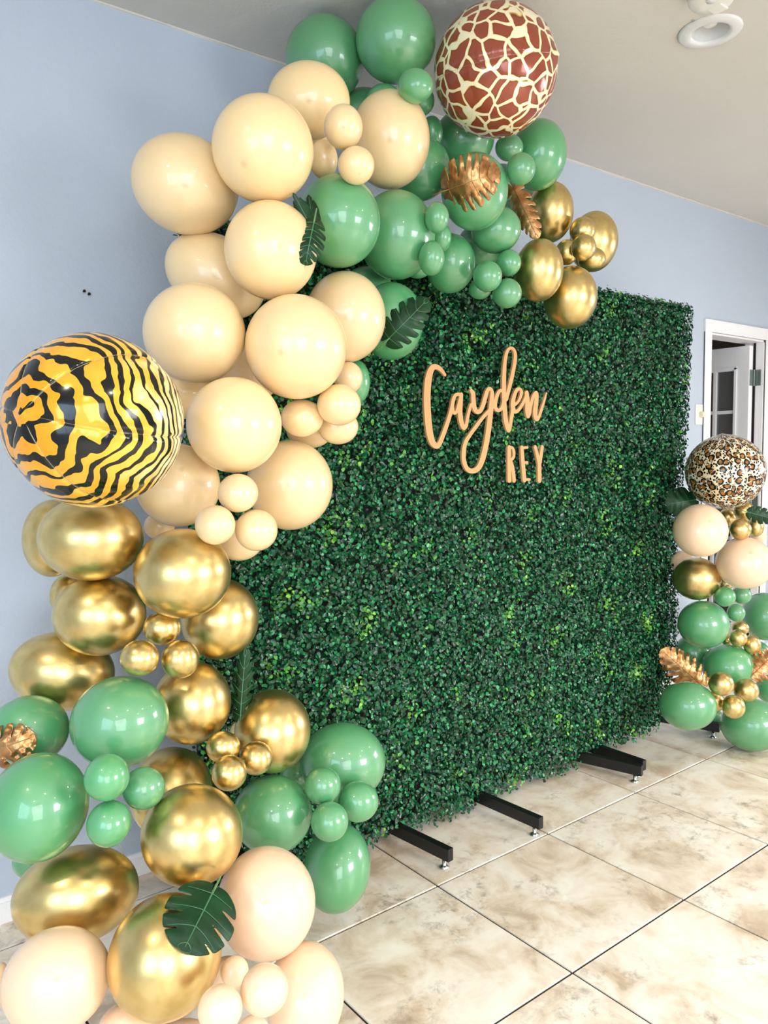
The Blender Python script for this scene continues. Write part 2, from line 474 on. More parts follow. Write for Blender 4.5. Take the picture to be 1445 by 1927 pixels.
# next room seen through the doorway
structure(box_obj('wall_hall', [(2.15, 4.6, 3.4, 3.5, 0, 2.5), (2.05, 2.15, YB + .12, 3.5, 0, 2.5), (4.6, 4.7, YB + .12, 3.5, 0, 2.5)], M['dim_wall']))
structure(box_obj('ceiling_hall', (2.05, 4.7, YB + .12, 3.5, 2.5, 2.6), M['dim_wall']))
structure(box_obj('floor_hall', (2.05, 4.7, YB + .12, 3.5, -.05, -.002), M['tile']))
area('hall_lamp', (3.0, 2.4, 2.46), (3.0, 2.4, 0), .3, .3, 5, (1.0, .86, .68))

# floor: grout bed with bevelled tiles laid on it
floor = structure(box_obj('floor', (XL - .12, XR + .12, YF - .12, YB + .12, -.08, -.005), M['grout']))
def tile_mesh(sx, sy):
    bm = bmesh.new(); g, b = .0034, .0016
    def ring(i, z): return [bm.verts.new(p) for p in ((g + i, g + i, z), (sx - g - i, g + i, z), (sx - g - i, sy - g - i, z), (g + i, sy - g - i, z))]
    r0, r1, r2 = ring(0, -.006), ring(0, -.0018), ring(b, 0)
    for a, c in ((r0, r1), (r1, r2)):
        for k in range(4): bm.faces.new((a[k], a[(k + 1) % 4], c[(k + 1) % 4], c[k]))
    bm.faces.new(r2)
    return mesh_from(bm, 'floor_tile', M['tile'])
T = .53; meshes = {}
for i in range(-7, 11):
    for j in range(-9, 2):
        x0, x1 = max(i * T, XL), min((i + 1) * T, XR); y0, y1 = max(j * T, YF), min((j + 1) * T, YB)
        if x1 - x0 < .02 or y1 - y0 < .02: continue
        key = (round(x1 - x0, 3), round(y1 - y0, 3))
        if key not in meshes: meshes[key] = tile_mesh(*key)
        o = link('floor_tile', meshes[key], floor); o.location = (x0, y0, random.uniform(-.0006, 0))

# light switch plate with a round dimmer knob
sw = empty('light_switch', (2.622, YB, 1.555), 'white wall switch plate with round ivory dimmer knob beside the door casing', 'switch')
box_obj('plate', (-.037, .037, -.006, 0, -.058, .058), M['plastic'], sw, .002)
kn = link('knob', lathe([(0, 0), (.017, 0), (.018, .004), (.016, .02), (.012, .024), (0, .0245)], 20, 'knob', M['ivory']), sw, (.018, -.006, 0), (PI / 2, 0, 0))

# recessed can light, dropped a little out of the ceiling
dl = empty('ceiling_light', (.915, -.34, H), 'round white recessed ceiling light, switched off, hanging slightly loose', 'lamp')
dl.rotation_euler = (math.radians(-2.0), math.radians(1.5), 0)
link('trim_ring', lathe([(.058, -.004), (.062, -.0105), (.070, -.0125), (.092, -.0095), (.099, -.005), (.0985, -.002), (.070, .0)], 48, 'trim_ring', M['can_white']), dl)
link('reflector', lathe([(.060, -.006), (.054, .03), (.046, .06), (0, .064)], 40, 'reflector', M['can_white']), dl)
link('bulb', lathe([(0, .012), (.018, .016), (.031, .028), (.034, .042), (.028, .056), (0, .06)], 24, 'bulb', simple('frosted_bulb', (235, 235, 232), .15, 0, .5)), dl)
box_obj('spring_clip', [(-.102, -.094, -.004, .004, -.004, .004), (-.108, -.101, -.003, .003, -.007, .002)], M['steel'], dl)

sd = empty('smoke_detector', (.695, -.470, H), 'white round smoke detector on the ceiling above the recessed light', 'smoke detector')
link('body', lathe([(0, 0), (.074, 0), (.075, -.008), (.066, -.012), (.066, -.034), (.058, -.045), (.03, -.048), (0, -.048)], 40, 'body', M['plastic']), sd)
box_obj('battery_door', (.012, .056, -.022, .022, -.051, -.044), M['plastic'], sd, .003)
link('test_button', lathe([(0, -.052), (.013, -.052), (.015, -.047), (0, -.046)], 20, 'test_button', M['can_white']), sd, (-.024, -.012, 0))

# lit recessed ceiling lights in the part of the room behind the camera
ring_me = lathe([(.058, .0), (.062, -.0105), (.092, -.0095), (.099, -.001)], 32, 'light_ring', M['can_white'])
for n, (x, y) in enumerate(((-2.3, -1.0), (-.9, -2.3), (-2.4, -2.9), (1.1, -2.4), (3.0, -1.6), (.7, -3.7))):
    structure(link('trim_%d' % (n + 3), ring_me, None, (x, y, H)))
    l = bpy.data.lights.new('ceiling_lamp', 'AREA'); l.shape = 'DISK'; l.size = .115; l.energy = 16; l.color = (1.0, .90, .76)
    o = bpy.data.objects.new('ceiling_lamp', l); COL.objects.link(o); o.location = (x, y, H - .004)

# uneven plaster bead where wall and ceiling meet
bm = bmesh.new(); prev = None; rb = random.Random(8)
for k in range(141):
    x = XL + (XR - XL) * k / 140; r = .004 + .003 * rb.random(); dz = .004 * math.sin(k * .7) * rb.random()
    cur = [bm.verts.new((x, YB - r, H + .001)), bm.verts.new((x, YB - r * .8, H - r * .8 + dz * .3)), bm.verts.new((x, YB + .001, H - r - abs(dz)))]
    if prev:
        bm.faces.new((prev[0], cur[0], cur[1], prev[1])); bm.faces.new((prev[1], cur[1], cur[2], prev[2]))
    prev = cur
structure(link('trim_2', mesh_from(bm, 'plaster_bead', M['ceiling'])))

nail_me = lathe([(0, 0), (.0022, 0), (.0022, .010), (.0045, .0105), (.0045, .012), (0, .012)], 10, 'nail', M['dark'])
for x, z, lab in ((-.812, 1.868, 'small dark nail in the blue wall left of the arch, left one of two'), (-.798, 1.861, 'small dark nail in the blue wall left of the arch, right one of two')):
    tag(link('nail', nail_me, None, (x, YB, z), (PI / 2, 0, 0)), lab, 'nail', 'nails in the wall')

# ------------------------------------------------------------------ hedge wall and its stand
bottom = [(-.66, .03), (-.057, .044), (.047, .051), (.156, .036), (.284, .022), (.42, .02), (.519, .042), (.623, .026), (.747, .046), (.877, .02), (1.014, .022), (1.121, .06), (1.271, .05), (1.471, .035), (1.663, .05)]
right_e = [(.03, 1.66), (.118, 1.69), (.239, 1.725), (.388, 1.755), (.514, 1.775), (.67, 1.77), (.824, 1.765), (.974, 1.778), (1.125, 1.795), (1.276, 1.806), (1.4, 1.822), (1.525, 1.832), (1.675, 1.842), (1.849, 1.85), (2.033, 1.855)]
TOP = 2.02; LEFT = -.66
rng = np.random.default_rng(11)
def smooth_noise(x, z, seed, scale):
    r = np.random.default_rng(seed); out = np.zeros_like(x)
    for k in range(7):
        a = r.uniform(0, 2 * PI); f = scale * r.uniform(.6, 1.7); p = r.uniform(0, 2 * PI)
        out += np.sin((x * math.cos(a) + z * math.sin(a)) * f + p)
    return out / 3.0
def build_foliage(NL):
    x = rng.uniform(LEFT - .01, 1.87, NL); z = rng.uniform(.0, TOP + .012, NL)
    bx_, bz = np.array(bottom).T; rz, rx = np.array(right_e).T
    keep = (z > np.interp(x, bx_, bz) + rng.normal(0, .007, NL)) & (x < np.interp(z, rz, rx) + rng.normal(0, .010, NL)) & (z < TOP + rng.normal(0, .008, NL))
    x = x[keep]; z = z[keep]; n = len(x)
    # pillow relief of the mats plus sprig clumps
    rel = .006 * smooth_noise(x, z, 3, 14) + .007 * smooth_noise(x, z, 4, 70) + .006 * smooth_noise(x, z, 5, 160)
    depth = rng.beta(1.1, 1.5, n) * .064
    y = .268 - rel * .6 + depth
    # second set: leaves wrapping the right side and the top edge
    ns = 5200
    zs = rng.uniform(.08, TOP, ns); xs = np.interp(zs, rz, rx) + rng.normal(0, .009, ns); ys = rng.uniform(.265, .34, ns)
    nt_ = 6000
    xt = rng.uniform(LEFT, 1.86, nt_); zt = TOP + rng.normal(0, .009, nt_); yt = rng.uniform(.265, .34, nt_)
    x = np.concatenate([x, xs, xt]); y = np.concatenate([y, ys, yt]); z = np.concatenate([z, zs, zt]); N_ = len(x)
    nrm = np.stack([rng.normal(0, .55, N_), -np.ones(N_), rng.normal(.30, .55, N_)], 1)
    nrm[n:n + ns, 0] += 1.0; nrm[n + ns:, 2] += .8
    nrm /= np.linalg.norm(nrm, axis=1)[:, None]
    a = rng.uniform(0, 2 * PI, N_)
    ref = np.stack([np.cos(a), np.zeros(N_), np.sin(a)], 1)
    t = ref - nrm * (ref * nrm).sum(1)[:, None]; t /= np.linalg.norm(t, axis=1)[:, None]
    s = np.cross(nrm, t)
    ln = rng.uniform(.0105, .0175, N_)[:, None]; wd = ln * rng.uniform(.36, .47, N_)[:, None]
    cup = ln * rng.uniform(.05, .22, N_)[:, None]
    c = np.stack([x, y, z], 1)
    base = c - t * ln * .5
    P = np.stack([base, base + t * ln * .38 + s * wd + nrm * cup, base + t * ln * .78 + s * wd * .78 + nrm * cup,
                  base + t * ln + nrm * cup * .2, base + t * ln * .78 - s * wd * .78 + nrm * cup, base + t * ln * .38 - s * wd + nrm * cup], 1)
    verts = P.reshape(-1, 3)
    o6 = np.arange(N_)[:, None] * 6
    faces = np.concatenate([o6 + np.array([[0, 1, 2, 3]]), o6 + np.array([[0, 3, 4, 5]])], 1).reshape(-1)
    me = bpy.data.meshes.new('foliage')
    me.vertices.add(len(verts)); me.vertices.foreach_set('co', verts.astype(np.float32).ravel())
    me.loops.add(len(faces)); me.loops.foreach_set('vertex_index', faces.astype(np.int32))
    nf = N_ * 2; me.polygons.add(nf)
    me.polygons.foreach_set('loop_start', np.arange(nf, dtype=np.int32) * 4)
    me.update(calc_edges=True); me.validate()
    cl = smooth_noise(x, z, 21, 28) + .6 * smooth_noise(x, z, 22, 75) + rng.normal(0, .55, N_)
    pal = np.array([lin(q)[:3] for q in ((8, 54, 28), (14, 84, 44), (46, 140, 82), (16, 88, 62), (88, 160, 62), (140, 196, 84))])
    pick = rng.choice(4, N_, p=[.34, .32, .18, .16])
    pick = np.where(cl > 1.55, 4, pick); pick = np.where(cl > 2.35, 5, pick)
    col = pal[pick] * rng.uniform(.75, 1.3, N_)[:, None]
    rgba = np.concatenate([col, np.ones((N_, 1))], 1).repeat(6, axis=0)
    ca = me.color_attributes.new('leaf_colour', 'FLOAT_COLOR', 'POINT')
    ca.data.foreach_set('color', rgba.astype(np.float32).ravel())
    me.materials.append(M['boxwood'])
    return me
hedge = empty('hedge_backdrop', (.6, .3, 0), 'tall dark green artificial boxwood hedge wall behind the balloon arch', 'hedge wall')
f = link('foliage', build_foliage(115000), hedge); f['kind'] = 'stuff'; f.location = (-.6, -.3, 0)
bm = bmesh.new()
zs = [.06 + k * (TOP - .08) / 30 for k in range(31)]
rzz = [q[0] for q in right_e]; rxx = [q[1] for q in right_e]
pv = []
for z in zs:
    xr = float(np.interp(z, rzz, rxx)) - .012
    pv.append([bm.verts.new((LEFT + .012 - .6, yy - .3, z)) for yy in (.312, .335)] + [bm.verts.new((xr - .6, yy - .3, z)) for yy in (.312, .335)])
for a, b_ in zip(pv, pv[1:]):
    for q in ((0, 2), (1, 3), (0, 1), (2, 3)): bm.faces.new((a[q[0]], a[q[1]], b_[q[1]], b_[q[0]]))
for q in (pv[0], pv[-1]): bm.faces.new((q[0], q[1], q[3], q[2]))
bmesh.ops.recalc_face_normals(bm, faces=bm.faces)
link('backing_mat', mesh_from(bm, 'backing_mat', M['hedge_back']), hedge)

stand = empty('backdrop_stand', (.6, .36, 0), 'black metal stand holding the hedge wall, its foot bars on the tiles', 'stand')
sp = Vector((.6, .36, 0))
box_obj('crossbar', (-.62 - sp.x, 1.80 - sp.x, -.015, .015, 1.93, 1.96), M['black_metal'], stand)
box_obj('crossbar', (-.62 - sp.x, 1.66 - sp.x, -.015, .015, .085, .115), M['black_metal'], stand)
for x in (-.60, .05, .465, 1.08, 1.63):
    box_obj('upright', (x - .015 - sp.x, x + .015 - sp.x, -.015, .015, .062, 1.93), M['black_metal'], stand)
foot_me = lathe([(0, 0), (.017, 0), (.018, .003), (.009, .008), (.006, .010), (.006, .034), (0, .034)], 20, 'leveling_foot', M['steel'])
#   bar: front end (x, y), rear end (x, y)
for (fx, fy, rx_, ry) in ((.091, .038, .040, .56), (.487, -.004, .455, .56), (1.152, .033, 1.00, .56), (1.206, .058, 1.200, .56), (1.86, .09, 1.70, .56)):
    d = Vector((rx_ - fx, ry - fy, 0)); L_ = d.length; ang = math.atan2(d.y, d.x)
    bar = box_obj('foot_bar', (0, L_, -.0125, .0125, .032, .075), M['black_metal'], stand, .002)
    bar.location = (fx - sp.x, fy - sp.y, 0); bar.rotation_euler = (0, 0, ang)
    for q in (.03, L_ - .03): link('leveling_foot', foot_me, bar, (q, 0, 0))

# ------------------------------------------------------------------ wooden lettering (signed-distance strokes turned into one flat cut-out)
def contour_fill(G, X, Z, place):
    """flat mesh of the region G < 0 of a grid (marching squares)"""
    bm = bmesh.new(); cache = {}
    def vert(k, p):
        if k not in cache: cache[k] = bm.verts.new(place(p))
        return cache[k]
    nx, nz = len(X), len(Z)
    ins = G < 0
    cand = ins[:-1, :-1] | ins[1:, :-1] | ins[1:, 1:] | ins[:-1, 1:]
    for i, j in zip(*np.nonzero(cand)):
        cs = [(i, j), (i + 1, j), (i + 1, j + 1), (i, j + 1)]
        poly = []
        for q in range(4):
            c0, c1 = cs[q], cs[(q + 1) % 4]; g0, g1 = G[c0], G[c1]
            if g0 < 0: poly.append(vert(c0, (X[c0[0]], Z[c0[1]])))
            if (g0 < 0) != (g1 < 0):
                t = g0 / (g0 - g1); k = (min(c0, c1), max(c0, c1))
                poly.append(vert(k, (X[c0[0]] + t * (X[c1[0]] - X[c0[0]]), Z[c0[1]] + t * (Z[c1[1]] - Z[c0[1]]))))
        poly = list(dict.fromkeys(poly))
        if len(poly) >= 3:
            try: bm.faces.new(poly)
            except ValueError: pass
    return bm

def stroke_board(strokes, name, y_front, thick, origin, cell=.0022):
    segs = []
    for s in strokes:
        s = np.array(s)
        # Catmull-Rom resample for smooth curves
        pts = []
        for i in range(len(s) - 1):
            p0, p1, p2, p3 = s[max(i - 1, 0)], s[i], s[i + 1], s[min(i + 2, len(s) - 1)]
            for t in np.linspace(0, 1, 7)[:-1]:
                pts.append(.5 * (2 * p1 + (p2 - p0) * t + (2 * p0 - 5 * p1 + 4 * p2 - p3) * t * t + (3 * p1 - p0 - 3 * p2 + p3) * t ** 3))
        pts.append(s[-1]); segs += list(zip(pts, pts[1:]))
    A = np.array([a for a, b in segs]); Bq = np.array([b for a, b in segs])
    x0, z0 = min(A[:, 0].min(), Bq[:, 0].min()) - .03, min(A[:, 1].min(), Bq[:, 1].min()) - .03
    x1, z1 = max(A[:, 0].max(), Bq[:, 0].max()) + .03, max(A[:, 1].max(), Bq[:, 1].max()) + .03
    X = np.arange(x0, x1, cell); Z = np.arange(z0, z1, cell)
    G = np.full((len(X), len(Z)), 9.0)
    XX, ZZ = np.meshgrid(X, Z, indexing='ij')
    for a, b in zip(A, Bq):
        dx, dz = b[0] - a[0], b[1] - a[1]; l2 = dx * dx + dz * dz + 1e-12
        t = np.clip(((XX - a[0]) * dx + (ZZ - a[1]) * dz) / l2, 0, 1)
        G = np.minimum(G, np.hypot(XX - a[0] - t * dx, ZZ - a[1] - t * dz) - (a[2] + t * (b[2] - a[2])))
    bm = contour_fill(G, X, Z, lambda p: (p[0] - origin[0], 0, p[1] - origin[2]))
    bmesh.ops.remove_doubles(bm, verts=bm.verts, dist=1e-5)
    ret = bmesh.ops.extrude_face_region(bm, geom=list(bm.faces))
    vs = [v for v in ret['geom'] if isinstance(v, bmesh.types.BMVert)]
    bmesh.ops.translate(bm, verts=vs, vec=(0, thick, 0))
    bmesh.ops.recalc_face_normals(bm, faces=bm.faces)
    o = link(name, mesh_from(bm, name, M['wood_letter']), None, origin)
    return o
SCRIPT = [[(0.2585, 1.6335, 0.0054), (0.2423, 1.6487, 0.007), (0.2235, 1.6577, 0.0083), (0.2048, 1.6567, 0.0099), (0.1913, 1.6402, 0.0128), (0.182, 1.6122, 0.0145), (0.1773, 1.5766, 0.0147), (0.1758, 1.5371, 0.0148), (0.178, 1.4975, 0.0148), (0.1823, 1.4579, 0.0148), (0.1888, 1.4261, 0.0141), (0.1993, 1.4021, 0.0123), (0.2153, 1.3899, 0.0094), (0.2289, 1.3959, 0.0096), (0.2427, 1.418, 0.0093), (0.2595, 1.4504, 0.0089), (0.2763, 1.487, 0.0085), (0.286, 1.5115, 0.0081), (0.2917, 1.5319, 0.0076)], [(0.3347, 1.5673, 0.0062), (0.3133, 1.5683, 0.0058), (0.3003, 1.5565, 0.0077), (0.2923, 1.5319, 0.0083), (0.2943, 1.5117, 0.0076), (0.3032, 1.5029, 0.0053), (0.3139, 1.5121, 0.0067), (0.3225, 1.5327, 0.007), (0.3318, 1.5574, 0.0071)], [(0.3347, 1.5673, 0.0084), (0.331, 1.5329, 0.0096), (0.3286, 1.5082, 0.0108), (0.3323, 1.4796, 0.0107), (0.3407, 1.4591, 0.0097), (0.3486, 1.4517, 0.0066), (0.3579, 1.4613, 0.0077), (0.3655, 1.4903, 0.0073), (0.3732, 1.5132, 0.0067), (0.3814, 1.5341, 0.0061)], [(0.3829, 1.5837, 0.0068), (0.3921, 1.5737, 0.0097), (0.3943, 1.551, 0.0105), (0.3976, 1.5262, 0.0108), (0.4104, 1.5106, 0.0081), (0.4281, 1.5143, 0.0087), (0.443, 1.5355, 0.0094), (0.4551, 1.5653, 0.0096), (0.4672, 1.59, 0.0076), (0.4822, 1.5923, 0.0067), (0.4882, 1.5789, 0.0091), (0.4863, 1.5535, 0.0108), (0.4807, 1.5111, 0.012), (0.4739, 1.4686, 0.0126), (0.4653, 1.4261, 0.0125), (0.4543, 1.3837, 0.0124), (0.4392, 1.3415, 0.0126), (0.4182, 1.3102, 0.0112), (0.3887, 1.2992, 0.0089), (0.3626, 1.3075, 0.0087), (0.3467, 1.3349, 0.0095), (0.3458, 1.3681, 0.0097), (0.3546, 1.4012, 0.0087), (0.3749, 1.4261, 0.0077), (0.4043, 1.4554, 0.0076), (0.4399, 1.4893, 0.007), (0.4759, 1.5173, 0.0069), (0.5015, 1.5369, 0.0059)], [(0.5484, 1.5886, 0.0047), (0.528, 1.5879, 0.0066), (0.5126, 1.567, 0.0086), (0.5046, 1.5413, 0.0091), (0.5076, 1.5235, 0.0083), (0.5235, 1.517, 0.006), (0.5402, 1.5293, 0.0078), (0.5527, 1.5575, 0.0081), (0.5621, 1.5728, 0.008)], [(0.5633, 1.5599, 0.0084), (0.5778, 1.5991, 0.009), (0.5936, 1.6428, 0.0091), (0.6063, 1.6866, 0.0087), (0.6114, 1.7213, 0.0083), (0.6031, 1.7414, 0.0067), (0.5842, 1.7462, 0.0052), (0.5667, 1.7313, 0.0073), (0.5566, 1.6966, 0.0085), (0.5516, 1.6537, 0.0099), (0.5503, 1.6067, 0.0106), (0.5515, 1.5553, 0.0106), (0.5558, 1.5124, 0.0112), (0.5607, 1.478, 0.0111), (0.5714, 1.4487, 0.0092), (0.5802, 1.45, 0.0083), (0.5885, 1.4827, 0.0087), (0.5967, 1.5175, 0.0087), (0.6037, 1.5481, 0.0075)], [(0.5967, 1.5371, 0.0054), (0.6159, 1.5432, 0.0055), (0.6352, 1.562, 0.0064), (0.6448, 1.5863, 0.0078), (0.6351, 1.5991, 0.0054), (0.6171, 1.5919, 0.0076), (0.6012, 1.561, 0.0098), (0.5974, 1.5349, 0.0108), (0.605, 1.5164, 0.0084), (0.6223, 1.5167, 0.0067), (0.6449, 1.536, 0.0072), (0.6644, 1.5628, 0.0071), (0.6741, 1.5816, 0.0073)], [(0.6741, 1.5842, 0.0105), (0.6775, 1.5588, 0.0118), (0.6775, 1.5235, 0.0125), (0.6809, 1.5006, 0.0096), (0.6881, 1.5082, 0.0088), (0.6973, 1.5416, 0.0083), (0.7105, 1.573, 0.0079), (0.7238, 1.5881, 0.0064), (0.7305, 1.578, 0.0101), (0.7253, 1.5423, 0.012), (0.7214, 1.511, 0.0121), (0.7275, 1.4897, 0.009), (0.7409, 1.4935, 0.0076), (0.7577, 1.5251, 0.007), (0.7746, 1.5615, 0.0058), (0.7861, 1.5888, 0.0032)]]
LR = [[(0.5776, 1.3813, 0.0089), (0.5776, 1.339, 0.0095), (0.5788, 1.2602, 0.0102)], [(0.5776, 1.3813, 0.0048), (0.5948, 1.3799, 0.0055), (0.6031, 1.3649, 0.007), (0.6012, 1.3452, 0.0066), (0.5859, 1.3336, 0.0058)], [(0.5859, 1.3336, 0.0067), (0.5967, 1.3036, 0.0088), (0.6044, 1.2593, 0.0095)]]
LE = [[(0.647, 1.3798, 0.0084), (0.6529, 1.3243, 0.0098), (0.6616, 1.2587, 0.0104)], [(0.647, 1.3798, 0.0049), (0.6778, 1.3804, 0.0049)], [(0.6516, 1.3235, 0.0049), (0.6779, 1.3238, 0.0049)], [(0.6596, 1.2596, 0.0053), (0.6913, 1.2585, 0.0049)]]
LY = [[(0.7224, 1.3813, 0.0077), (0.7347, 1.3497, 0.0085), (0.7463, 1.3133, 0.0092)], [(0.7624, 1.381, 0.0081), (0.7557, 1.3494, 0.0088), (0.7463, 1.3133, 0.0094)], [(0.7463, 1.3133, 0.0102), (0.7473, 1.2544, 0.0109)]]
YL = .232
tag(stroke_board(SCRIPT, 'name_sign', YL, .009, (.48, YL, 1.30)), 'large tan wooden handwritten-style name sign on the hedge wall', 'sign')
tag(stroke_board(LR, 'wooden_letter', YL, .009, (.59, YL, 1.25), .0013), 'small tan wooden capital R under the handwritten name', 'letter', 'small wooden capital letters')
tag(stroke_board(LE, 'wooden_letter', YL, .009, (.67, YL, 1.25), .0013), 'small tan wooden capital E under the handwritten name', 'letter', 'small wooden capital letters')
tag(stroke_board(LY, 'wooden_letter', YL, .009, (.745, YL, 1.25), .0013), 'small tan wooden capital Y under the handwritten name', 'letter', 'small wooden capital letters')

# ------------------------------------------------------------------ latex balloons
def balloon_profile(n):
    pr = []
    for k in range(n + 1):
        th = PI * k / n
        z = math.cos(th); r = math.sin(th)
        r *= 1 - .075 * ((1 - z) / 2) ** 2 * (1 if z < 1 else 0)      # tapers towards the neck
        if z < -.93: z = z - (-.93 - z) * .9                          # short neck
        pr.append((r if 0 < k < n else 0, z))
    return pr
KINDS = {'C': ('C', 'large cream balloons', 1), 'c': ('C', 'small cream balloons', 0), 'P': ('P', 'large peach balloons', 1), 'p': ('P', 'small peach balloons', 0),
         'G': ('G', 'large green balloons', 1), 'g': ('G', 'small green balloons', 0), 'O': ('O', 'large gold balloons', 1), 'o': ('O', 'small gold balloons', 0)}
bmesh_cache, knot_cache = {}, {}
for mk in 'CPGO':
    bmesh_cache[mk] = lathe(balloon_profile(40), 64, 'balloon', M[mk])
    knot_cache[mk] = lathe([(0, -1.02), (.03, -1.03), (.035, -1.06), (.055, -1.075), (.055, -1.10), (.03, -1.11), (.028, -1.14), (.07, -1.19), (.06, -1.20), (0, -1.16)], 14, 'knot', M[mk])
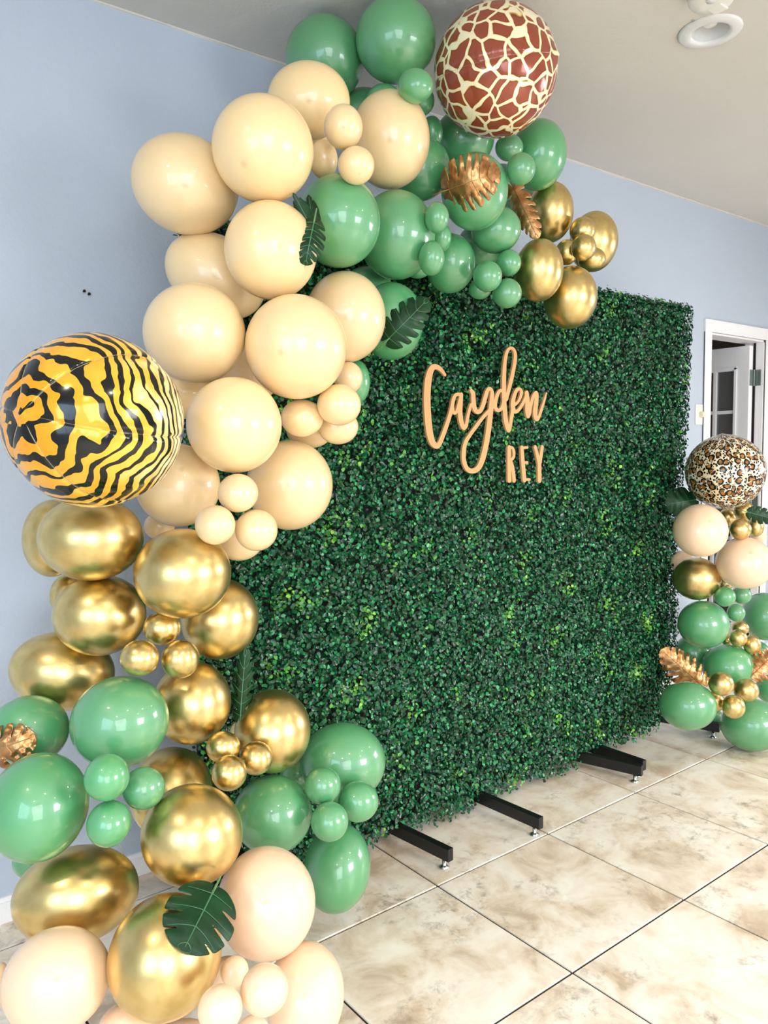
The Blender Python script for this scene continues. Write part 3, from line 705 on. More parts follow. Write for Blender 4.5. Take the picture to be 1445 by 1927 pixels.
BALLOONS = """G -0.1573 0.3158 2.5909 0.1236 0.1237 0.1199 0.3754 0.7557 -0.5072 -0.1755 0|large green balloon at the very top of the arch, outermost against the ceiling
G -0.0373 0.1179 2.6006 0.1224 0.1199 0.1175 0.5624 0.8039 -0.1846 -0.0576 0|tall green balloon touching the giraffe print balloon on its left, top edge of the photo
g -0.117 -0.0662 2.3821 0.05 0.0452 0.0461 0.5087 0.7907 -0.2783 -0.1966 0|small green balloon right under the tallest green balloon, left of the giraffe print balloon
g 0.0685 0.1287 2.4564 0.0445 0.0438 0.0428 0.4082 0.8588 -0.2826 -0.1264 0|small dark green balloon peeping from under the small one left of the giraffe print balloon
g -0.0572 0.153 2.4362 0.0531 0.0456 0.0477 0.519 0.7905 -0.2679 -0.1842 0|small green balloon just showing above the highest right cream balloon
G 0.0077 0.3428 2.4731 0.1076 0.0805 0.0903 0.5277 0.7889 -0.2605 -0.1771 0|green balloon almost hidden behind the topmost cream balloons
C -0.397 0.0449 2.3103 0.1115 0.0966 0.1007 0.5303 0.7973 -0.2456 -0.1508 0|cream balloon topmost of the cream ones, under the highest green balloon
C -0.616 -0.0912 2.0973 0.1227 0.1228 0.119 0.3896 0.8123 -0.3477 -0.26 0|large cream balloon front of the upper bend, above the green leaf tuft
C -0.7209 0.1221 2.0516 0.1349 0.121 0.1239 0.5565 0.8046 -0.0721 -0.1943 0|cream balloon sticking out furthest left at the upper bend against the blue wall
C -0.1094 0.0617 2.2782 0.1191 0.1356 0.1232 0.5343 0.779 -0.2658 -0.1923 0|large cream balloon right of the three small cream ones, highest right of the cream
c -0.401 -0.1176 2.1902 0.0494 0.0539 0.0501 0.5358 0.7875 -0.253 -0.1697 0|small egg-shaped cream balloon, topmost of the cluster at the upper bend
c -0.3814 -0.1425 2.0939 0.0467 0.0464 0.0452 0.3888 0.8899 -0.2338 -0.0487 0|small cream balloon lowest right of the cluster at the upper bend, above a green balloon
c -0.3011 0.1435 2.2811 0.0452 0.049 0.0457 0.5416 0.7882 -0.2448 -0.1595 0|small cream balloon tucked left behind the egg-shaped one at the upper bend
c -0.3891 -0.0065 2.146 0.0392 0.0486 0.0423 0.5519 0.7805 -0.2428 -0.165 0|small cream balloon lowest left of the cluster at the upper bend
G -0.357 -0.0264 1.9867 0.1128 0.1205 0.1131 0.5757 0.7605 -0.2399 -0.1807 0|glossy green balloon with the dark leaf tuft at its left side
G -0.0765 0.0754 2.0158 0.117 0.1298 0.1195 0.5729 0.7493 -0.2582 -0.2089 0|glossy green balloon right of the one carrying the leaf tuft
G 0.085 0.1585 2.2636 0.1007 0.1001 0.0974 0.6687 0.6876 -0.2016 -0.1987 0|green balloon between the highest right cream balloon and the gold leaf
C -0.6021 -0.088 1.8636 0.1132 0.117 0.1116 0.6515 0.7391 -0.1451 -0.0902 0|cream balloon left under the green leaf tuft
C -0.6264 0.1601 1.8443 0.1389 0.1058 0.1176 0.5583 0.7773 0.016 -0.2895 0|cream balloon half hidden behind the one under the leaf tuft, against the wall
C -0.7706 -0.014 1.6617 0.1219 0.1196 0.1171 0.6454 0.7005 -0.2236 -0.2068 0|large cream balloon upper right of the tiger print balloon
C -0.5732 -0.1508 1.629 0.1242 0.126 0.1213 0.5633 0.7163 -0.3057 -0.2757 0|large round cream balloon in the middle of the arch side, above four small cream ones
C -0.3139 0.0101 1.7453 0.1125 0.1249 0.115 0.6158 0.7274 -0.2293 -0.1979 0|pale cream balloon left of the dark leaf that lies on a green balloon
G -0.0753 0.1074 1.7678 0.1 0.1175 0.1052 0.6109 0.7199 -0.246 -0.219 0|green balloon under the dark leaf, against the hedge wall
g -0.1795 0.1502 1.5844 0.0433 0.068 0.0526 0.6423 0.7015 -0.2239 -0.2124 0|dark green small balloon peeping out beside the hedge, lowest green on the arch side
c -0.3133 0.0032 1.5795 0.0411 0.0449 0.0417 0.6416 0.7043 -0.2213 -0.2082 0|small cream balloon topmost of the four beside the hedge
c -0.4653 -0.1699 1.4924 0.0553 0.0523 0.0522 0.6545 0.6947 -0.2134 -0.2084 0|small round cream balloon front of the four beside the hedge
c -0.5244 -0.0898 1.462 0.0546 0.0479 0.0496 0.665 0.6941 -0.1958 -0.1942 0|small cream balloon leftmost of the four beside the hedge
c -0.4053 -0.0766 1.4419 0.0544 0.0472 0.0491 0.664 0.686 -0.2095 -0.2113 0|small cream balloon lowest of the four beside the hedge
C -0.7402 -0.1402 1.4413 0.1104 0.1117 0.1077 0.6864 0.7246 -0.047 -0.039 0|cream balloon touching the right side of the tiger print balloon
C -0.5187 -0.0135 1.2908 0.1145 0.1194 0.1134 0.6943 0.6679 -0.1788 -0.1999 0|cream balloon lowest right of the big cream ones, beside the hedge
C -0.8148 0.013 1.3002 0.1016 0.1024 0.0989 0.8291 0.5358 -0.0661 -0.1452 0|cream balloon under the tiger print balloon, above a gold one
c -0.7603 -0.1906 1.2871 0.0459 0.0443 0.0437 0.7327 0.6007 -0.202 -0.2478 0|small cream balloon topmost of the trio above the gold balloons
c -0.8241 -0.2023 1.2203 0.0445 0.0444 0.0431 0.7241 0.6188 -0.1929 -0.2355 0|small cream balloon lower left of the trio above the gold balloons
c -0.7191 -0.1943 1.2001 0.0492 0.0486 0.0475 0.8122 0.5692 -0.0308 -0.124 0|small cream balloon lower right of the trio above the gold balloons
c -0.6728 -0.02 1.1584 0.0602 0.0519 0.0542 0.7214 0.6501 -0.1462 -0.1886 0|small cream balloon half hidden behind the trio above the gold balloons
c -0.4127 0.0491 1.4355 0.0654 0.0494 0.0552 0.6691 0.6882 -0.197 -0.1996 0|small cream balloon mostly hidden behind the four beside the hedge
C -0.7009 0.2225 1.5413 0.0775 0.0734 0.0732 0.6667 0.7163 -0.1524 -0.1386 0|cream balloon deep inside the arch behind the tiger print balloon edge
C -0.5325 0.1609 1.5981 0.0865 0.0863 0.0838 0.5031 0.8072 -0.2523 -0.1781 0|cream balloon deep in the gap between the three biggest cream ones
c -0.8235 0.1165 1.1957 0.0386 0.0348 0.0356 0.7221 0.6646 -0.1143 -0.1542 0|small cream balloon in the gap above the upper gold pair
O -1.0421 0.2684 1.17 0.0711 0.0984 0.0811 0.7322 0.6677 -0.0674 -0.1163 0|gold balloon half hidden at the wall side under the tiger print balloon
O -1.0211 0.0255 1.1882 0.1165 0.0978 0.1035 0.7306 0.665 -0.0832 -0.1307 0|wide gold balloon directly under the tiger print balloon
o -0.998 0.3021 1.0155 0.0485 0.0575 0.0512 0.7517 0.6425 -0.0617 -0.1353 0|gold balloon barely showing between the two upper left gold ones and the wall
O -0.9966 0.0659 1.0016 0.107 0.0967 0.0987 0.7573 0.6315 -0.0705 -0.1505 0|gold balloon second down on the left, above the widest gold one
O -0.8683 -0.1218 1.1083 0.109 0.1026 0.1026 0.7382 0.6419 -0.1148 -0.1726 0|gold balloon right under the small cream trio
O -0.7069 0.0305 0.9565 0.0994 0.1046 0.0989 0.7518 0.6177 -0.1228 -0.1952 0|gold balloon at the hedge side, right of the small gold trio
o -0.9044 -0.0794 0.9811 0.042 0.0396 0.0396 0.7589 0.6199 -0.0949 -0.1757 0|small gold balloon topmost of the upper gold trio
o -0.9795 -0.136 0.9368 0.0419 0.0397 0.0396 0.7699 0.6089 -0.0794 -0.1737 0|small gold balloon lower left of the upper gold trio
o -0.8888 -0.1388 0.9189 0.0427 0.0433 0.0417 0.7062 0.7039 0.0698 -0.029 0|small gold balloon lower right of the upper gold trio
O -1.0529 0.1893 0.8498 0.1246 0.097 0.1066 0.7638 0.6115 0.0009 -0.2066 0|wide gold balloon at the wall above the left green balloons
O -0.7975 0.0115 0.7615 0.0961 0.1023 0.0962 0.7815 0.5831 -0.095 -0.2007 0|gold balloon left of the slim dark leaf at the hedge
O -0.6012 -0.0375 0.6571 0.0996 0.1075 0.1004 0.7848 0.5599 -0.1278 -0.2328 0|gold balloon right of the slim dark leaf, against the hedge
G -1.1588 0.0834 0.7564 0.0862 0.079 0.08 0.7948 0.5868 -0.0192 -0.1537 0|green balloon at the left photo edge with the gold leaf on it
G -1.0119 -0.0891 0.7894 0.1066 0.101 0.1007 0.8034 0.5747 -0.1112 -0.1086 0|large shiny green balloon in the middle of the left green group
G -1.1893 -0.0899 0.6487 0.1012 0.1107 0.1027 0.815 0.5528 -0.0104 -0.1737 0|largest green balloon at the left photo edge
g -1.094 -0.2405 0.7352 0.0443 0.0462 0.0439 0.8065 0.559 -0.0441 -0.1876 0|small green balloon topmost of the left green trio
g -1.0097 -0.2105 0.679 0.045 0.0442 0.0433 0.7218 0.672 -0.0431 -0.1599 0|small green balloon rightmost of the left green trio
g -1.0937 -0.2403 0.6393 0.0436 0.0456 0.0433 0.8183 0.5385 -0.0382 -0.1974 0|small green balloon lowest of the left green trio
O -0.8417 0.058 0.5294 0.1035 0.1107 0.1038 0.8082 0.5456 -0.0707 -0.21 0|gold balloon half hidden behind the left green trio
o -0.7743 -0.1049 0.6768 0.0411 0.0377 0.0382 0.7932 0.5591 -0.1018 -0.2189 0|small gold balloon upper left of the lower gold trio
o -0.7051 -0.1384 0.6417 0.0406 0.0404 0.0393 0.8119 0.4494 -0.2036 -0.3121 0|small gold balloon rightmost of the lower gold trio
o -0.7929 -0.1696 0.6388 0.0411 0.0408 0.0397 0.8645 0.4795 0.0885 -0.1225 0|small gold balloon lowest of the lower gold trio
o -0.6218 0.0886 0.622 0.0369 0.0388 0.0367 0.7875 0.5633 -0.1135 -0.223 0|small gold balloon behind the lower gold trio, under the slim dark leaf
G -0.626 -0.0705 0.4528 0.1025 0.0978 0.0971 0.8088 0.5223 -0.1147 -0.2448 0|green balloon below the lower gold trio
G -0.3734 -0.0244 0.5093 0.1218 0.1091 0.1118 0.7883 0.5352 -0.1562 -0.2603 0|green balloon over the right green trio, against the hedge
g -0.5325 -0.1636 0.534 0.047 0.047 0.0456 0.6749 0.6798 -0.186 -0.2186 0|small green balloon upper left of the right green trio
g -0.433 -0.1783 0.4681 0.0539 0.0519 0.0513 0.7822 0.5668 -0.1196 -0.2295 0|small green balloon rightmost of the right green trio
g -0.554 -0.2245 0.469 0.047 0.0475 0.0458 0.8 0.5611 -0.0628 -0.2028 0|small green balloon lowest of the right green trio
g -0.4363 0.1158 0.4483 0.0521 0.0497 0.0493 0.7956 0.537 -0.1328 -0.2471 0|small green balloon in the gap between the two green ones at the hedge
G -0.3929 -0.0141 0.2033 0.0961 0.1201 0.1042 0.7991 0.4968 -0.1059 -0.3215 0|green balloon standing lowest right, near the floor
O -0.9196 -0.2413 0.56 0.1099 0.1058 0.1046 0.8271 0.4854 0.0995 -0.2654 0|large gold balloon over the big split leaf
O -1.118 -0.0782 0.4259 0.1322 0.1013 0.1123 0.8491 0.5085 -0.0585 -0.1301 0|widest gold balloon low at the left, above the lowest left peach balloon
O -1.0284 -0.3452 0.3873 0.1111 0.1159 0.1101 0.8255 0.4782 -0.0098 -0.2995 0|largest gold balloon at the bottom, partly covered by the big split leaf
P -1.207 -0.2429 0.361 0.1014 0.0955 0.0954 0.8663 0.4774 -0.0368 -0.1423 0|large peach balloon at the bottom left corner
P -0.7769 -0.3015 0.382 0.1103 0.118 0.1106 0.8514 0.4732 -0.1451 -0.1736 0|large peach balloon right of the big split leaf
P -0.7312 -0.3821 0.1901 0.0871 0.1072 0.0937 0.8478 0.4415 -0.1052 -0.2743 0|large peach balloon at the bottom, lowest right beside the floor tiles
p -0.9162 -0.5422 0.3772 0.0453 0.045 0.0438 0.8345 0.3778 -0.2185 -0.3364 0|small peach balloon front of the bottom peach cluster
p -0.9116 -0.4089 0.3383 0.0285 0.0286 0.0277 0.878 0.4355 0.0761 -0.1836 0|smallest peach balloon, under the tip of the big split leaf
p -1.0051 -0.5379 0.379 0.0406 0.0405 0.0393 0.7762 0.5881 -0.0604 -0.2191 0|small peach balloon cut by the bottom edge, left of the front one
p -0.9093 -0.4774 0.2543 0.0308 0.026 0.0275 0.8567 0.4353 -0.0775 -0.2656 0|small peach balloon at the very bottom edge under the front one
P -1.0905 -0.3068 0.2429 0.0631 0.0484 0.0536 0.8596 0.4517 -0.0238 -0.2376 0|peach balloon at the bottom edge between the corner one and the largest gold one
P -0.9892 -0.3238 0.1653 0.0747 0.0496 0.0591 0.8615 0.4385 -0.0451 -0.2518 0|peach balloon at the bottom edge under the largest gold one
p -1.2868 -0.0853 0.2912 0.0261 0.0483 0.0344 0.8527 0.4814 0.0281 -0.2007 0|peach balloon just showing at the left edge behind the bottom corner one
g -1.1495 0.1572 0.4158 0.0469 0.044 0.0441 0.8275 0.5305 -0.0008 -0.1837 0|dark green small balloon peeping out below the largest green one at the left
p -0.8469 -0.2417 0.21 0.047 0.039 0.0415 0.8478 0.4603 -0.0722 -0.2534 0|peach balloon deep in the gap below the big split leaf
G 0.1668 -0.0078 2.1654 0.1038 0.1147 0.1058 0.5418 0.753 -0.2881 -0.2375 0|green balloon carrying the crumpled gold leaf
g -0.0445 -0.0692 2.0381 0.0349 0.0441 0.038 0.559 0.7498 -0.2737 -0.2245 0|small green balloon topmost in the column left under the gold leaf
g 0.0654 0.0346 2.0223 0.0323 0.0428 0.0361 0.5667 0.7427 -0.2733 -0.2292 0|small green balloon second down in the column left under the gold leaf
g -0.0493 -0.0503 1.9283 0.0382 0.0496 0.0422 0.5771 0.737 -0.268 -0.2279 0|small green balloon lowest front in the column left under the gold leaf
g 0.0577 0.1364 1.9548 0.0469 0.0384 0.0411 0.5828 0.7361 -0.2623 -0.2229 0|small dark green balloon behind the column left under the gold leaf
G 0.1905 0.1297 1.9792 0.0825 0.0953 0.086 0.5763 0.7325 -0.274 -0.237 0|dark green balloon hanging over the hedge top, left of the small green cluster
G 0.3111 0.0416 2.0862 0.0819 0.0761 0.0766 0.5541 0.7376 -0.2922 -0.2522 0|dark green balloon under the two gold leaves
g 0.3331 0.0064 1.9762 0.0408 0.0426 0.0404 0.5662 0.724 -0.2941 -0.2624 0|small green balloon upper right of the cluster over the hedge top
g 0.213 -0.0159 1.9154 0.0461 0.0477 0.0455 0.6206 0.7595 -0.1646 -0.1045 0|small green balloon leftmost front of the cluster over the hedge top
g 0.3014 -0.0162 1.8729 0.047 0.0475 0.0458 0.5792 0.7481 -0.2534 -0.2017 0|small green balloon lowest of the cluster over the hedge top
g 0.2864 0.0905 1.9005 0.0382 0.032 0.0339 0.5826 0.7188 -0.282 -0.2537 0|small green balloon half hidden, lower left of the cluster over the hedge top
G 0.5937 0.1087 2.3993 0.0988 0.1184 0.1049 0.5158 0.7554 -0.3096 -0.2599 0|dark green balloon right of the giraffe print balloon
g 0.4191 0.084 2.379 0.0474 0.0434 0.044 0.5178 0.7618 -0.3014 -0.2463 0|small dark green balloon touching the bottom of the giraffe print balloon
g 0.2585 -0.1134 2.2223 0.0445 0.0472 0.0445 0.5245 0.7536 -0.3037 -0.2544 0|small dark green balloon second below the giraffe print balloon
g 0.146 0.1652 2.3901 0.0374 0.0506 0.0422 0.5247 0.7763 -0.2793 -0.2101 0|dark green balloon sliver at the lower left of the giraffe print balloon
G 0.3083 0.185 2.4128 0.1028 0.0964 0.0966 0.522 0.7704 -0.2885 -0.2253 0|dark green balloon in shade directly under the giraffe print balloon
g 0.562 0.2537 2.3363 0.0649 0.0675 0.0642 0.5337 0.7519 -0.2971 -0.2482 0|small dark green balloon in shade right of the crumpled gold leaf
O 0.7182 0.1605 2.2374 0.0859 0.1091 0.0939 0.5374 0.735 -0.3104 -0.2731 0|gold balloon highest of the gold at the arch end
O 0.959 0.1486 2.166 0.0931 0.114 0.0999 0.5418 0.7178 -0.3226 -0.2952 0|gold balloon furthest right at the arch end
o 0.7681 0.0528 2.1567 0.0466 0.0486 0.0462 0.5391 0.7236 -0.3196 -0.2891 0|small gold balloon topmost of the arch end cluster
o 0.6948 -0.0095 2.0735 0.0433 0.0457 0.0431 0.5461 0.7174 -0.3193 -0.2919 0|small gold balloon front of the arch end cluster
o 0.7046 0.0728 2.0751 0.0409 0.0452 0.0417 0.5513 0.7185 -0.3137 -0.2855 0|small gold balloon leftmost of the arch end cluster
o 0.8605 0.0827 2.0758 0.0517 0.0432 0.0458 0.5494 0.712 -0.3213 -0.2966 0|small gold balloon lowest of the arch end cluster
O 0.4812 0.0075 1.9715 0.0822 0.1038 0.0896 0.564 0.7164 -0.3037 -0.2764 0|gold balloon beside the small green cluster over the hedge top
O 0.7041 0.0547 1.9134 0.0964 0.1119 0.1007 0.57 0.7011 -0.3125 -0.2931 0|gold balloon lowest at the arch end, over the hedge
G 0.3696 0.168 2.0704 0.0829 0.0756 0.0768 0.5634 0.7343 -0.2861 -0.248 0|dark green balloon deep in shade above the small green cluster over the hedge
G 0.7448 0.3135 2.2944 0.0844 0.0759 0.0776 0.5403 0.7406 -0.3024 -0.2611 0|dark green balloon deep in shade behind the long gold leaf
G 0.3873 0.3439 2.4099 0.087 0.0865 0.0842 0.3938 0.7562 -0.3992 -0.3372 0|dark green balloon deep in shade left of the crumpled gold leaf
G -0.0651 0.2424 1.8863 0.0842 0.0729 0.076 0.6007 0.7346 -0.241 -0.2034 0|dark green balloon deep in the gap above the dark leaf on the hedge
P 1.5031 0.0025 1.0178 0.1129 0.1149 0.1105 0.7889 0.5086 -0.1537 -0.3088 1|peach balloon left under the leopard print balloon
P 1.8043 -0.0368 0.853 0.1227 0.1181 0.1168 0.7898 0.4457 -0.192 -0.3752 1|peach balloon lower right of its pair on the right column
o 1.8828 0.0093 1.0787 0.046 0.0459 0.0446 0.7157 0.5539 -0.2535 -0.3417 1|small gold balloon topmost of four under the leopard print balloon
o 1.767 -0.0356 1.008 0.047 0.0469 0.0455 0.6737 0.588 -0.2993 -0.3328 1|small gold balloon front of four under the leopard print balloon
o 1.914 0.1034 1.0443 0.0386 0.0421 0.0391 0.6365 0.5769 -0.3533 -0.3703 1|small gold balloon leftmost of four under the leopard print balloon
o 2.1729 0.1019 0.9811 0.0398 0.0518 0.044 0.6355 0.567 -0.362 -0.379 1|small gold balloon rightmost of four under the leopard print balloon
p 2.2994 0.151 0.9364 0.041 0.0587 0.0476 0.6377 0.5636 -0.3624 -0.38 1|small peach balloon showing behind the four gold ones on the right column
O 1.7106 0.1336 0.7732 0.1059 0.099 0.0993 0.6686 0.5544 -0.3373 -0.3631 1|large gold balloon of the right column beside the hedge edge
o 1.9972 0.1543 0.715 0.0376 0.0357 0.0355 0.6654 0.5466 -0.347 -0.3716 1|small gold balloon in the gap right of the large gold one on the right column
g 1.7322 0.0096 0.7045 0.0457 0.0448 0.0439 0.7268 0.5047 -0.2827 -0.3704 1|small green balloon upper left of the trio on the right column
g 1.9406 0.0425 0.6808 0.0451 0.0419 0.0422 0.6672 0.5379 -0.3518 -0.3766 1|small green balloon upper right of the trio on the right column
g 1.8591 0.0232 0.6124 0.0401 0.0411 0.0393 0.6211 0.5661 -0.399 -0.3668 1|small green balloon lowest of the trio on the right column
G 1.7172 0.102 0.5659 0.1145 0.1102 0.109 0.7464 0.5847 -0.1864 -0.2573 1|green balloon under the large gold one on the right column
G 2.2957 0.1011 0.5199 0.1152 0.1214 0.1147 0.6716 0.5232 -0.3581 -0.3834 1|green balloon cut by the right photo edge, beside the small green trio
o 1.9604 0.0541 0.5198 0.0388 0.0346 0.0355 0.681 0.5227 -0.3481 -0.3766 1|small gold balloon topmost of the middle gold trio on the right column
o 1.8405 0.0008 0.5007 0.0398 0.0407 0.039 0.7215 0.4555 -0.3226 -0.4098 1|small gold balloon front left of the middle gold trio on the right column
o 1.904 -0.0317 0.4668 0.0397 0.0456 0.0413 0.6855 0.5128 -0.3506 -0.3798 1|small gold balloon lower right of the middle gold trio on the right column
o 1.9414 0.1074 0.4519 0.0255 0.0274 0.0256 0.6885 0.5195 -0.342 -0.373 1|tiny gold balloon peeping out left of the middle gold trio on the right column
G 1.8685 0.2374 0.3794 0.0861 0.0909 0.0859 0.6995 0.5205 -0.3279 -0.3636 1|pale green balloon behind the gold leaf on the right column
G 1.845 0.0478 0.3539 0.1173 0.1084 0.1094 0.6989 0.507 -0.3393 -0.3734 1|green balloon above the four lowest small gold ones on the right column
g 2.3391 0.1499 0.3182 0.0541 0.0589 0.0548 0.6874 0.5078 -0.3522 -0.3816 1|small green balloon behind the gold leaf at the right photo edge
G 1.4285 -0.0001 0.275 0.1186 0.1032 0.1073 0.7206 0.4974 -0.3191 -0.3625 1|green balloon lowest left of the right column
G 1.8279 -0.0765 0.1199 0.1353 0.1179 0.1225 0.7167 0.4763 -0.3407 -0.3787 1|green balloon lowest right of the right column, resting on the floor
G 2.2749 0.0551 0.162 0.0716 0.0724 0.0698 0.7983 0.2979 -0.2475 -0.4611 1|green balloon cut by the right edge between the gold leaf and the lowest balloon
o 1.5164 -0.099 0.3754 0.0517 0.0504 0.0495 0.7285 0.3549 -0.3548 -0.4664 1|small gold balloon upper left of the lowest gold four
o 1.7275 -0.0994 0.305 0.0532 0.0523 0.0512 0.6066 0.4635 -0.4782 -0.4342 1|small gold balloon upper right of the lowest gold four
o 1.5767 -0.0367 0.2712 0.0427 0.0448 0.0424 0.7144 0.4941 -0.3299 -0.3696 1|small gold balloon lower left of the lowest gold four
o 1.5722 -0.125 0.2713 0.0476 0.0504 0.0475 0.7131 0.488 -0.3364 -0.3745 1|small gold balloon lower right of the lowest gold four
g 1.9092 0.1557 0.0606 0.0569 0.0593 0.0564 0.7217 0.4861 -0.3266 -0.3689 1|small dark green balloon in shade between the two lowest green ones of the right column
p 1.7821 0.2524 0.8292 0.0564 0.0552 0.0541 0.7824 0.4217 -0.2236 -0.4 1|small peach balloon at the hedge edge above the large gold one, right column"""
for line in BALLOONS.strip().splitlines():
    data, label = line.split('|'); w = data.split()
    mk, grp, big = KINDS[w[0]]
    v = [float(q) for q in w[1:11]]
    o = link('balloon', bmesh_cache[mk])
    o.location = v[0:3]; o.scale = v[3:6]
    o.rotation_mode = 'QUATERNION'; o.rotation_quaternion = v[6:10]
    tag(o, label, 'balloon', grp + (' of the right column' if w[11] == '1' else ' of the arch'))
    link('knot', knot_cache[mk], o)

# ------------------------------------------------------------------ printed foil balloons: gores that meet at two poles, puckered seams
def foil(name, mat, loc, rad, pole, seamdir, gores, label, cube=.0):
    pole = Vector(pole).normalized(); sd = Vector(seamdir); X = (sd - pole * sd.dot(pole)).normalized(); Y = pole.cross(X)
    nu, nv = gores * 40, 90
    bm = bmesh.new(); uvl = bm.loops.layers.uv.new('gore')
    grid = []
    for j in range(1, nv):
        th = PI * j / nv; row = []
        for i in range(nu):
            ph = 2 * PI * i / nu; g = ph / (2 * PI / gores); fr = g - round(g)      # 0 on a seam
            dist = abs(fr) * 2                                                     # 0 seam .. 1 middle
            s = math.sin(th)
            seam = math.exp(-(dist / .045) ** 2)
            puck = math.exp(-(dist / .20) ** 2) * s
            r = 1 - .030 * seam * s - cube * (1 - dist) ** 2 * s - cube * .2
            wr = math.sin(th * 62 + 1.3 * math.sin(g * 9)) * .6 + math.sin(th * 37 + g * 5) * .4
            r += .0095 * wr * puck * (1 - .5 * seam)
            r += .035 * math.exp(-(th / .10) ** 2) + .035 * math.exp(-((PI - th) / .10) ** 2)   # pointed poles
            p = (X * math.cos(ph) + Y * math.sin(ph)) * s + pole * math.cos(th)
            row.append((bm.verts.new(p * r), g, j / nv))
        grid.append(row)
    top = bm.verts.new(pole * 1.045); bot = bm.verts.new(pole * -1.045)
    def face(vs, i, js):
        f_ = bm.faces.new([q for q in vs])
        f_.smooth = True
        return f_
    def gu(i):  # local coordinate inside the gore, -1..1, for the quad column i
        g0 = i / 40.0; base = math.floor(g0); return (g0 - base) * 2 - 1, (g0 + 1 / 40.0 - base) * 2 - 1
    for j in range(nv - 2):
        for i in range(nu):
            i2 = (i + 1) % nu; a, b_ = gu(i)
            f_ = face((grid[j][i][0], grid[j + 1][i][0], grid[j + 1][i2][0], grid[j][i2][0]), i, j)
            for lp, uv_ in zip(f_.loops, ((a, (j + 1) / nv), (a, (j + 2) / nv), (b_, (j + 2) / nv), (b_, (j + 1) / nv))): lp[uvl].uv = uv_
    for i in range(nu):
        i2 = (i + 1) % nu; a, b_ = gu(i)
        f_ = face((top, grid[0][i][0], grid[0][i2][0]), i, 0)
        for lp, uv_ in zip(f_.loops, ((a, 0), (a, 1 / nv), (b_, 1 / nv))): lp[uvl].uv = uv_
        f_ = face((bot, grid[-1][i2][0], grid[-1][i][0]), i, 0)
        for lp, uv_ in zip(f_.loops, ((a, 1), (b_, (nv - 1) / nv), (a, (nv - 1) / nv))): lp[uvl].uv = uv_
    bmesh.ops.recalc_face_normals(bm, faces=bm.faces)
    me = mesh_from(bm, name, mat)
    o = link(name, me, None, loc); o.scale = rad
    me.polygons.foreach_set('use_smooth', [True] * len(me.polygons))
    tag(o, label, 'balloon', 'animal print foil balloons')
    # thin welded seam flaps
    bm = bmesh.new()
    for g in range(gores):
        ph = 2 * PI * g / gores; d = X * math.cos(ph) + Y * math.sin(ph); sdv = (-X * math.sin(ph) + Y * math.cos(ph))
        prev = None
        for j in range(1, 60):
            th = PI * j / 60; p = d * math.sin(th) + pole * math.cos(th); rr = (1 - .030 * math.sin(th) - cube * math.sin(th) - cube * .2)
            cur = [bm.verts.new(p * rr - sdv * .003), bm.verts.new(p * (rr + .010) ), bm.verts.new(p * rr + sdv * .003)]
            if prev:
                bm.faces.new((prev[0], prev[1], cur[1], cur[0])); bm.faces.new((prev[1], prev[2], cur[2], cur[1]))
            prev = cur
    link('seam', mesh_from(bm, 'seam', M['seam']), o)
    return o
M['seam'] = simple('clear_foil_seam', (228, 210, 165), .2, .4, 1.0)
foil('foil_balloon', M['T'], (-1.079, -.213, 1.444), (.172, .172, .172), (-.877, -.479, .043), (.4, -.894, -.2), 6, 'round orange and black tiger striped foil balloon, leftmost in the arch', .028)
foil('foil_balloon', M['F'], (.203, -.061, 2.511), (.185, .185, .186), (.461, -.886, .044), (-.71, -.662, -.241), 4, 'round brown and cream giraffe print foil balloon at the top of the arch', .01)
foil('foil_balloon', M['L'], (1.773, .044, 1.26), (.170, .170, .167), (-.147, .014, .989), (-.8, -.6, 0), 4, 'round leopard print foil balloon on top of the right column', .01)

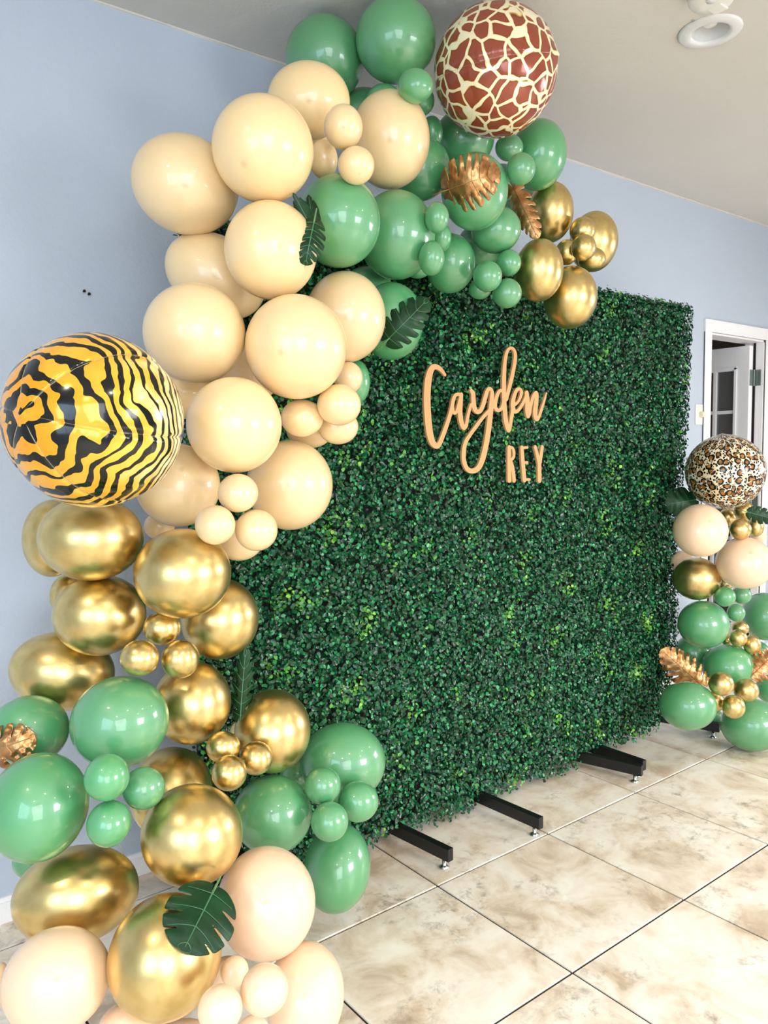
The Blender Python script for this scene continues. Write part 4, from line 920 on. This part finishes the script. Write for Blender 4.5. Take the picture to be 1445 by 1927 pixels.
# ------------------------------------------------------------------ split leaves
def split_leaf(kind, label, P, hw, face_dir, lobes=6, slit=.62, curl=.35, narrow=False, crumple=0.0, gap=1.0):
    P = [Vector(p) for p in P]; fn = Vector(face_dir)
    def mid(t): return P[0] * (1 - t) ** 2 + (P[1] * 2 - (P[0] + P[2]) / 2) * 2 * t * (1 - t) + P[2] * t * t
    rnd = random.Random(len(label) * 7)
    t_ax = (P[2] - P[0]); Ln = t_ax.length; t_ax.normalize()
    nrm = (fn - t_ax * fn.dot(t_ax)).normalized(); side = t_ax.cross(nrm)
    def W(u):                                            # half width of the uncut blade
        x = (u + .16) / 1.16
        if not 0 < x < 1: return 0.0
        return (1.99 * x ** .45 * (1 - x) ** .55) if not narrow else math.sin(PI * x) ** .9
    name = 'gold_leaf' if kind == 'gold' else 'green_leaf'
    cell = max(Ln, 2 * hw) / 46
    X = np.arange(-.24 * Ln, 1.08 * Ln, cell); Z = np.arange(-1.15 * hw, 1.15 * hw + cell, cell)
    UU, VV = np.meshgrid(X, Z, indexing='ij')
    Wg = np.array([W(u / Ln) for u in X])[:, None] * hw
    G = np.where(Wg > 0, (np.abs(VV) - Wg) * .75, .02)
    def capsule(ax, ay, bx_, by, r0, r1):
        dx, dy = bx_ - ax, by - ay; l2 = dx * dx + dy * dy
        t = np.clip(((UU - ax) * dx + (VV - ay) * dy) / l2, 0, 1)
        return np.hypot(UU - ax - t * dx, VV - ay - t * dy) - (r0 + t * (r1 - r0))
    def smax(a, b, k):
        h = np.clip(.5 + .5 * (a - b) / k, 0, 1)
        return b + (a - b) * h + k * h * (1 - h)
    cuts = []
    if not narrow:
        cuts.append(capsule(-.02 * Ln, 0, -.3 * Ln, 0, .004 * Ln, .10 * Ln))          # notch at the stem
        for sgn in (-1, 1):
            for k in range(1, lobes + 1):
                u0 = (k - .35) / (lobes + .6) - .06 + rnd.uniform(-.02, .02)
                d0 = 1 - slit * rnd.uniform(.85, 1.1)
                w0 = W(u0) * hw
                cuts.append(capsule(u0 * Ln + .02 * Ln, sgn * d0 * w0, u0 * Ln + (.10 + .25 * u0) * Ln, sgn * 1.35 * hw, .008 * Ln, .060 * Ln * gap))
    else:
        for sgn in (-1, 1): cuts.append(capsule(.72 * Ln, sgn * .25 * hw, 1.1 * Ln, sgn * .5 * hw, .004 * Ln, .02 * Ln))
    for c in cuts: G = smax(G, -c, .004)
    def vein_u(k): return (k + .15) / (lobes + .6) - .04
    def bend(u, v):
        s = abs(v) / hw; uu = u / Ln
        p = mid(uu) + side * v
        p -= nrm * (curl * hw * s * s)
        p += nrm * (.035 * hw * math.cos((uu + .06 - .12 * s) * (lobes + .6) * 2 * PI) * s)
        if crumple: p += nrm * crumple * hw * (math.sin(17 * uu + 5 * v / hw) * math.sin(9 * s + 5 * uu) + .4 * math.sin(31 * uu - 11 * v / hw)) * min(1, s * 1.6)
        return p
    bm = contour_fill(G, X, Z, lambda q: bend(q[0], q[1]) - P[0])
    bmesh.ops.remove_doubles(bm, verts=bm.verts, dist=cell * .08)
    bmesh.ops.recalc_face_normals(bm, faces=bm.faces)
    bmesh.ops.solidify(bm, geom=bm.faces[:], thickness=.0008)
    me = mesh_from(bm, name, M[name]); me.polygons.foreach_set('use_smooth', [True] * len(me.polygons))
    o = link(name, me, None, P[0])
    tag(o, label, 'leaf', 'gold leaves' if kind == 'gold' else 'dark green leaves')
    # veins
    bm = bmesh.new()
    def tube(pts, r0, r1):
        prev = None
        for n_, p in enumerate(pts):
            r = r0 + (r1 - r0) * n_ / (len(pts) - 1)
            d = (pts[min(n_ + 1, len(pts) - 1)] - pts[max(n_ - 1, 0)]).normalized()
            a = d.orthogonal().normalized(); b_ = d.cross(a)
            ring = [bm.verts.new(p + (a * math.cos(x) + b_ * math.sin(x)) * r) for x in (0, PI * .5, PI, PI * 1.5)]
            if prev:
                for k in range(4): bm.faces.new((prev[k], prev[(k + 1) % 4], ring[(k + 1) % 4], ring[k]))
            prev = ring
    tube([mid(t / 12) + nrm * .0016 - P[0] for t in range(-1, 12)], .0018, .0007)
    if not narrow:
        for sgn in (-1, 1):
            for k in range(lobes + 1):
                u0 = vein_u(k); pts = []
                for j in range(8):
                    s = j / 7 * .84; u = u0 + (.06 + .22 * u0) * s ** 1.2
                    pts.append(bend(u * Ln, sgn * s * W(u) * hw) + nrm * .0012 - P[0])
                tube(pts, .0009, .0003)
    link('vein', mesh_from(bm, 'vein', M['gold_leaf'] if kind == 'gold' else M['pale_vein']), o)
    tail = (P[0] - P[2]).normalized()
    bm = bmesh.new()
    tube([Vector((0, 0, 0)) + tail * s * .05 - nrm * .02 * s * s for s in (0, .35, .7, 1.0)], .0024, .0018)
    link('stem', mesh_from(bm, 'stem', M['gold_leaf'] if kind == 'gold' else M['stem_green']), o)
    return o
split_leaf('gold', 'gold crumpled split leaf lying on a green balloon below the giraffe print balloon', [[0.055, -0.016, 2.15], [0.077, -0.101, 2.158], [0.165, -0.117, 2.196]], 0.0794, [-0.667, -0.676, -0.312], lobes=6, slit=.62, crumple=.045)
split_leaf('gold', 'long folded gold leaf between a dark green and a gold balloon at the arch end', [[0.388, 0.032, 2.225], [0.407, -0.002, 2.141], [0.435, -0.028, 2.06]], 0.0406, [-0.717, -0.641, -0.273], lobes=6, slit=.5, curl=.5)
split_leaf('gold', 'gold split leaf standing at the left of the right column, before the hedge edge', [[1.685, 0.096, 0.299], [1.632, 0.162, 0.374], [1.587, 0.234, 0.446]], 0.075, [-0.827, -0.5, 0.259], lobes=6, slit=.55, crumple=.035)
split_leaf('gold', 'gold leaf cut by the right photo edge on the right column', [[1.844, -0.072, 0.351], [1.893, -0.1, 0.4], [1.953, -0.122, 0.447]], 0.0636, [-0.872, -0.422, 0.246], lobes=6, crumple=.045)
split_leaf('gold', 'crinkled gold leaf at the left photo edge on the green balloons', [[-1.258, 0.054, 0.736], [-1.217, 0.001, 0.761], [-1.167, -0.007, 0.771]], 0.046, [-0.19, -0.927, 0.323], lobes=4, crumple=.09)
split_leaf('green', 'narrow green leaf pointing up in the tuft beside the glossy green balloon', [[-0.534, -0.171, 1.906], [-0.55, -0.154, 1.951], [-0.571, -0.145, 1.992]], 0.0187, [-0.514, -0.81, -0.283], lobes=3, narrow=True, slit=.3)
split_leaf('green', 'pointed green leaf at the right of the tuft beside the glossy green balloon', [[-0.463, -0.069, 1.94], [-0.478, -0.08, 1.978], [-0.467, -0.052, 2.03]], 0.0239, [-0.523, -0.805, -0.282], lobes=3, narrow=True, slit=.2, curl=.6)
split_leaf('green', 'hanging fingered green leaf, lowest of the tuft beside the glossy green balloon', [[-0.539, -0.184, 1.917], [-0.57, -0.211, 1.858], [-0.571, -0.193, 1.813]], 0.0359, [-0.525, -0.814, -0.247], lobes=5, slit=.75)
split_leaf('green', 'dark green split leaf lying on a green balloon at the hedge, centre of the arch', [[-0.142, 0.033, 1.705], [-0.106, -0.013, 1.758], [-0.033, -0.016, 1.821]], 0.0559, [-0.633, -0.757, -0.161], lobes=5, slit=.5)
split_leaf('green', 'big dark green split leaf on the largest gold balloon at the bottom', [[-0.945, -0.389, 0.505], [-0.995, -0.427, 0.482], [-1.035, -0.448, 0.452]], 0.0713, [-0.34, -0.784, 0.52], lobes=3, slit=.58, curl=.22, gap=1.1)
split_leaf('green', 'slim dark green leaf seen edge-on against the hedge between two gold balloons', [[-0.688, -0.029, 0.717], [-0.68, -0.032, 0.8], [-0.67, -0.033, 0.883]], 0.0287, [-0.44, -0.852, 0.283], lobes=5, slit=.6, curl=.9)
split_leaf('green', 'dark green split leaf left under the leopard print balloon', [[1.715, 0.156, 1.132], [1.656, 0.192, 1.123], [1.608, 0.234, 1.114]], 0.0683, [-0.852, -0.519, 0.068], lobes=4, slit=.35)
split_leaf('green', 'dark green leaf at the right photo edge beside the small gold balloons', [[1.852, -0.036, 1.076], [1.891, -0.077, 1.06], [1.942, -0.112, 1.044]], 0.0388, [-0.895, -0.439, 0.083], lobes=4, slit=.4)


# clear line tying the low gold balloons
bm = bmesh.new()
a, b_ = Vector((-1.013, -.03, .50)), Vector((-.982, -.085, .402))
d = (b_ - a); q = d.to_track_quat('Z', 'Y')
r2 = bmesh.ops.create_cone(bm, cap_ends=True, segments=8, radius1=.0012, radius2=.0012, depth=d.length)
me = mesh_from(bm, 'string', M['nylon'])
o = link('string', me, None, (a + b_) / 2); o.rotation_mode = 'QUATERNION'; o.rotation_quaternion = q
tag(o, 'thin clear line between the lower left green trio and the gold balloons', 'string')
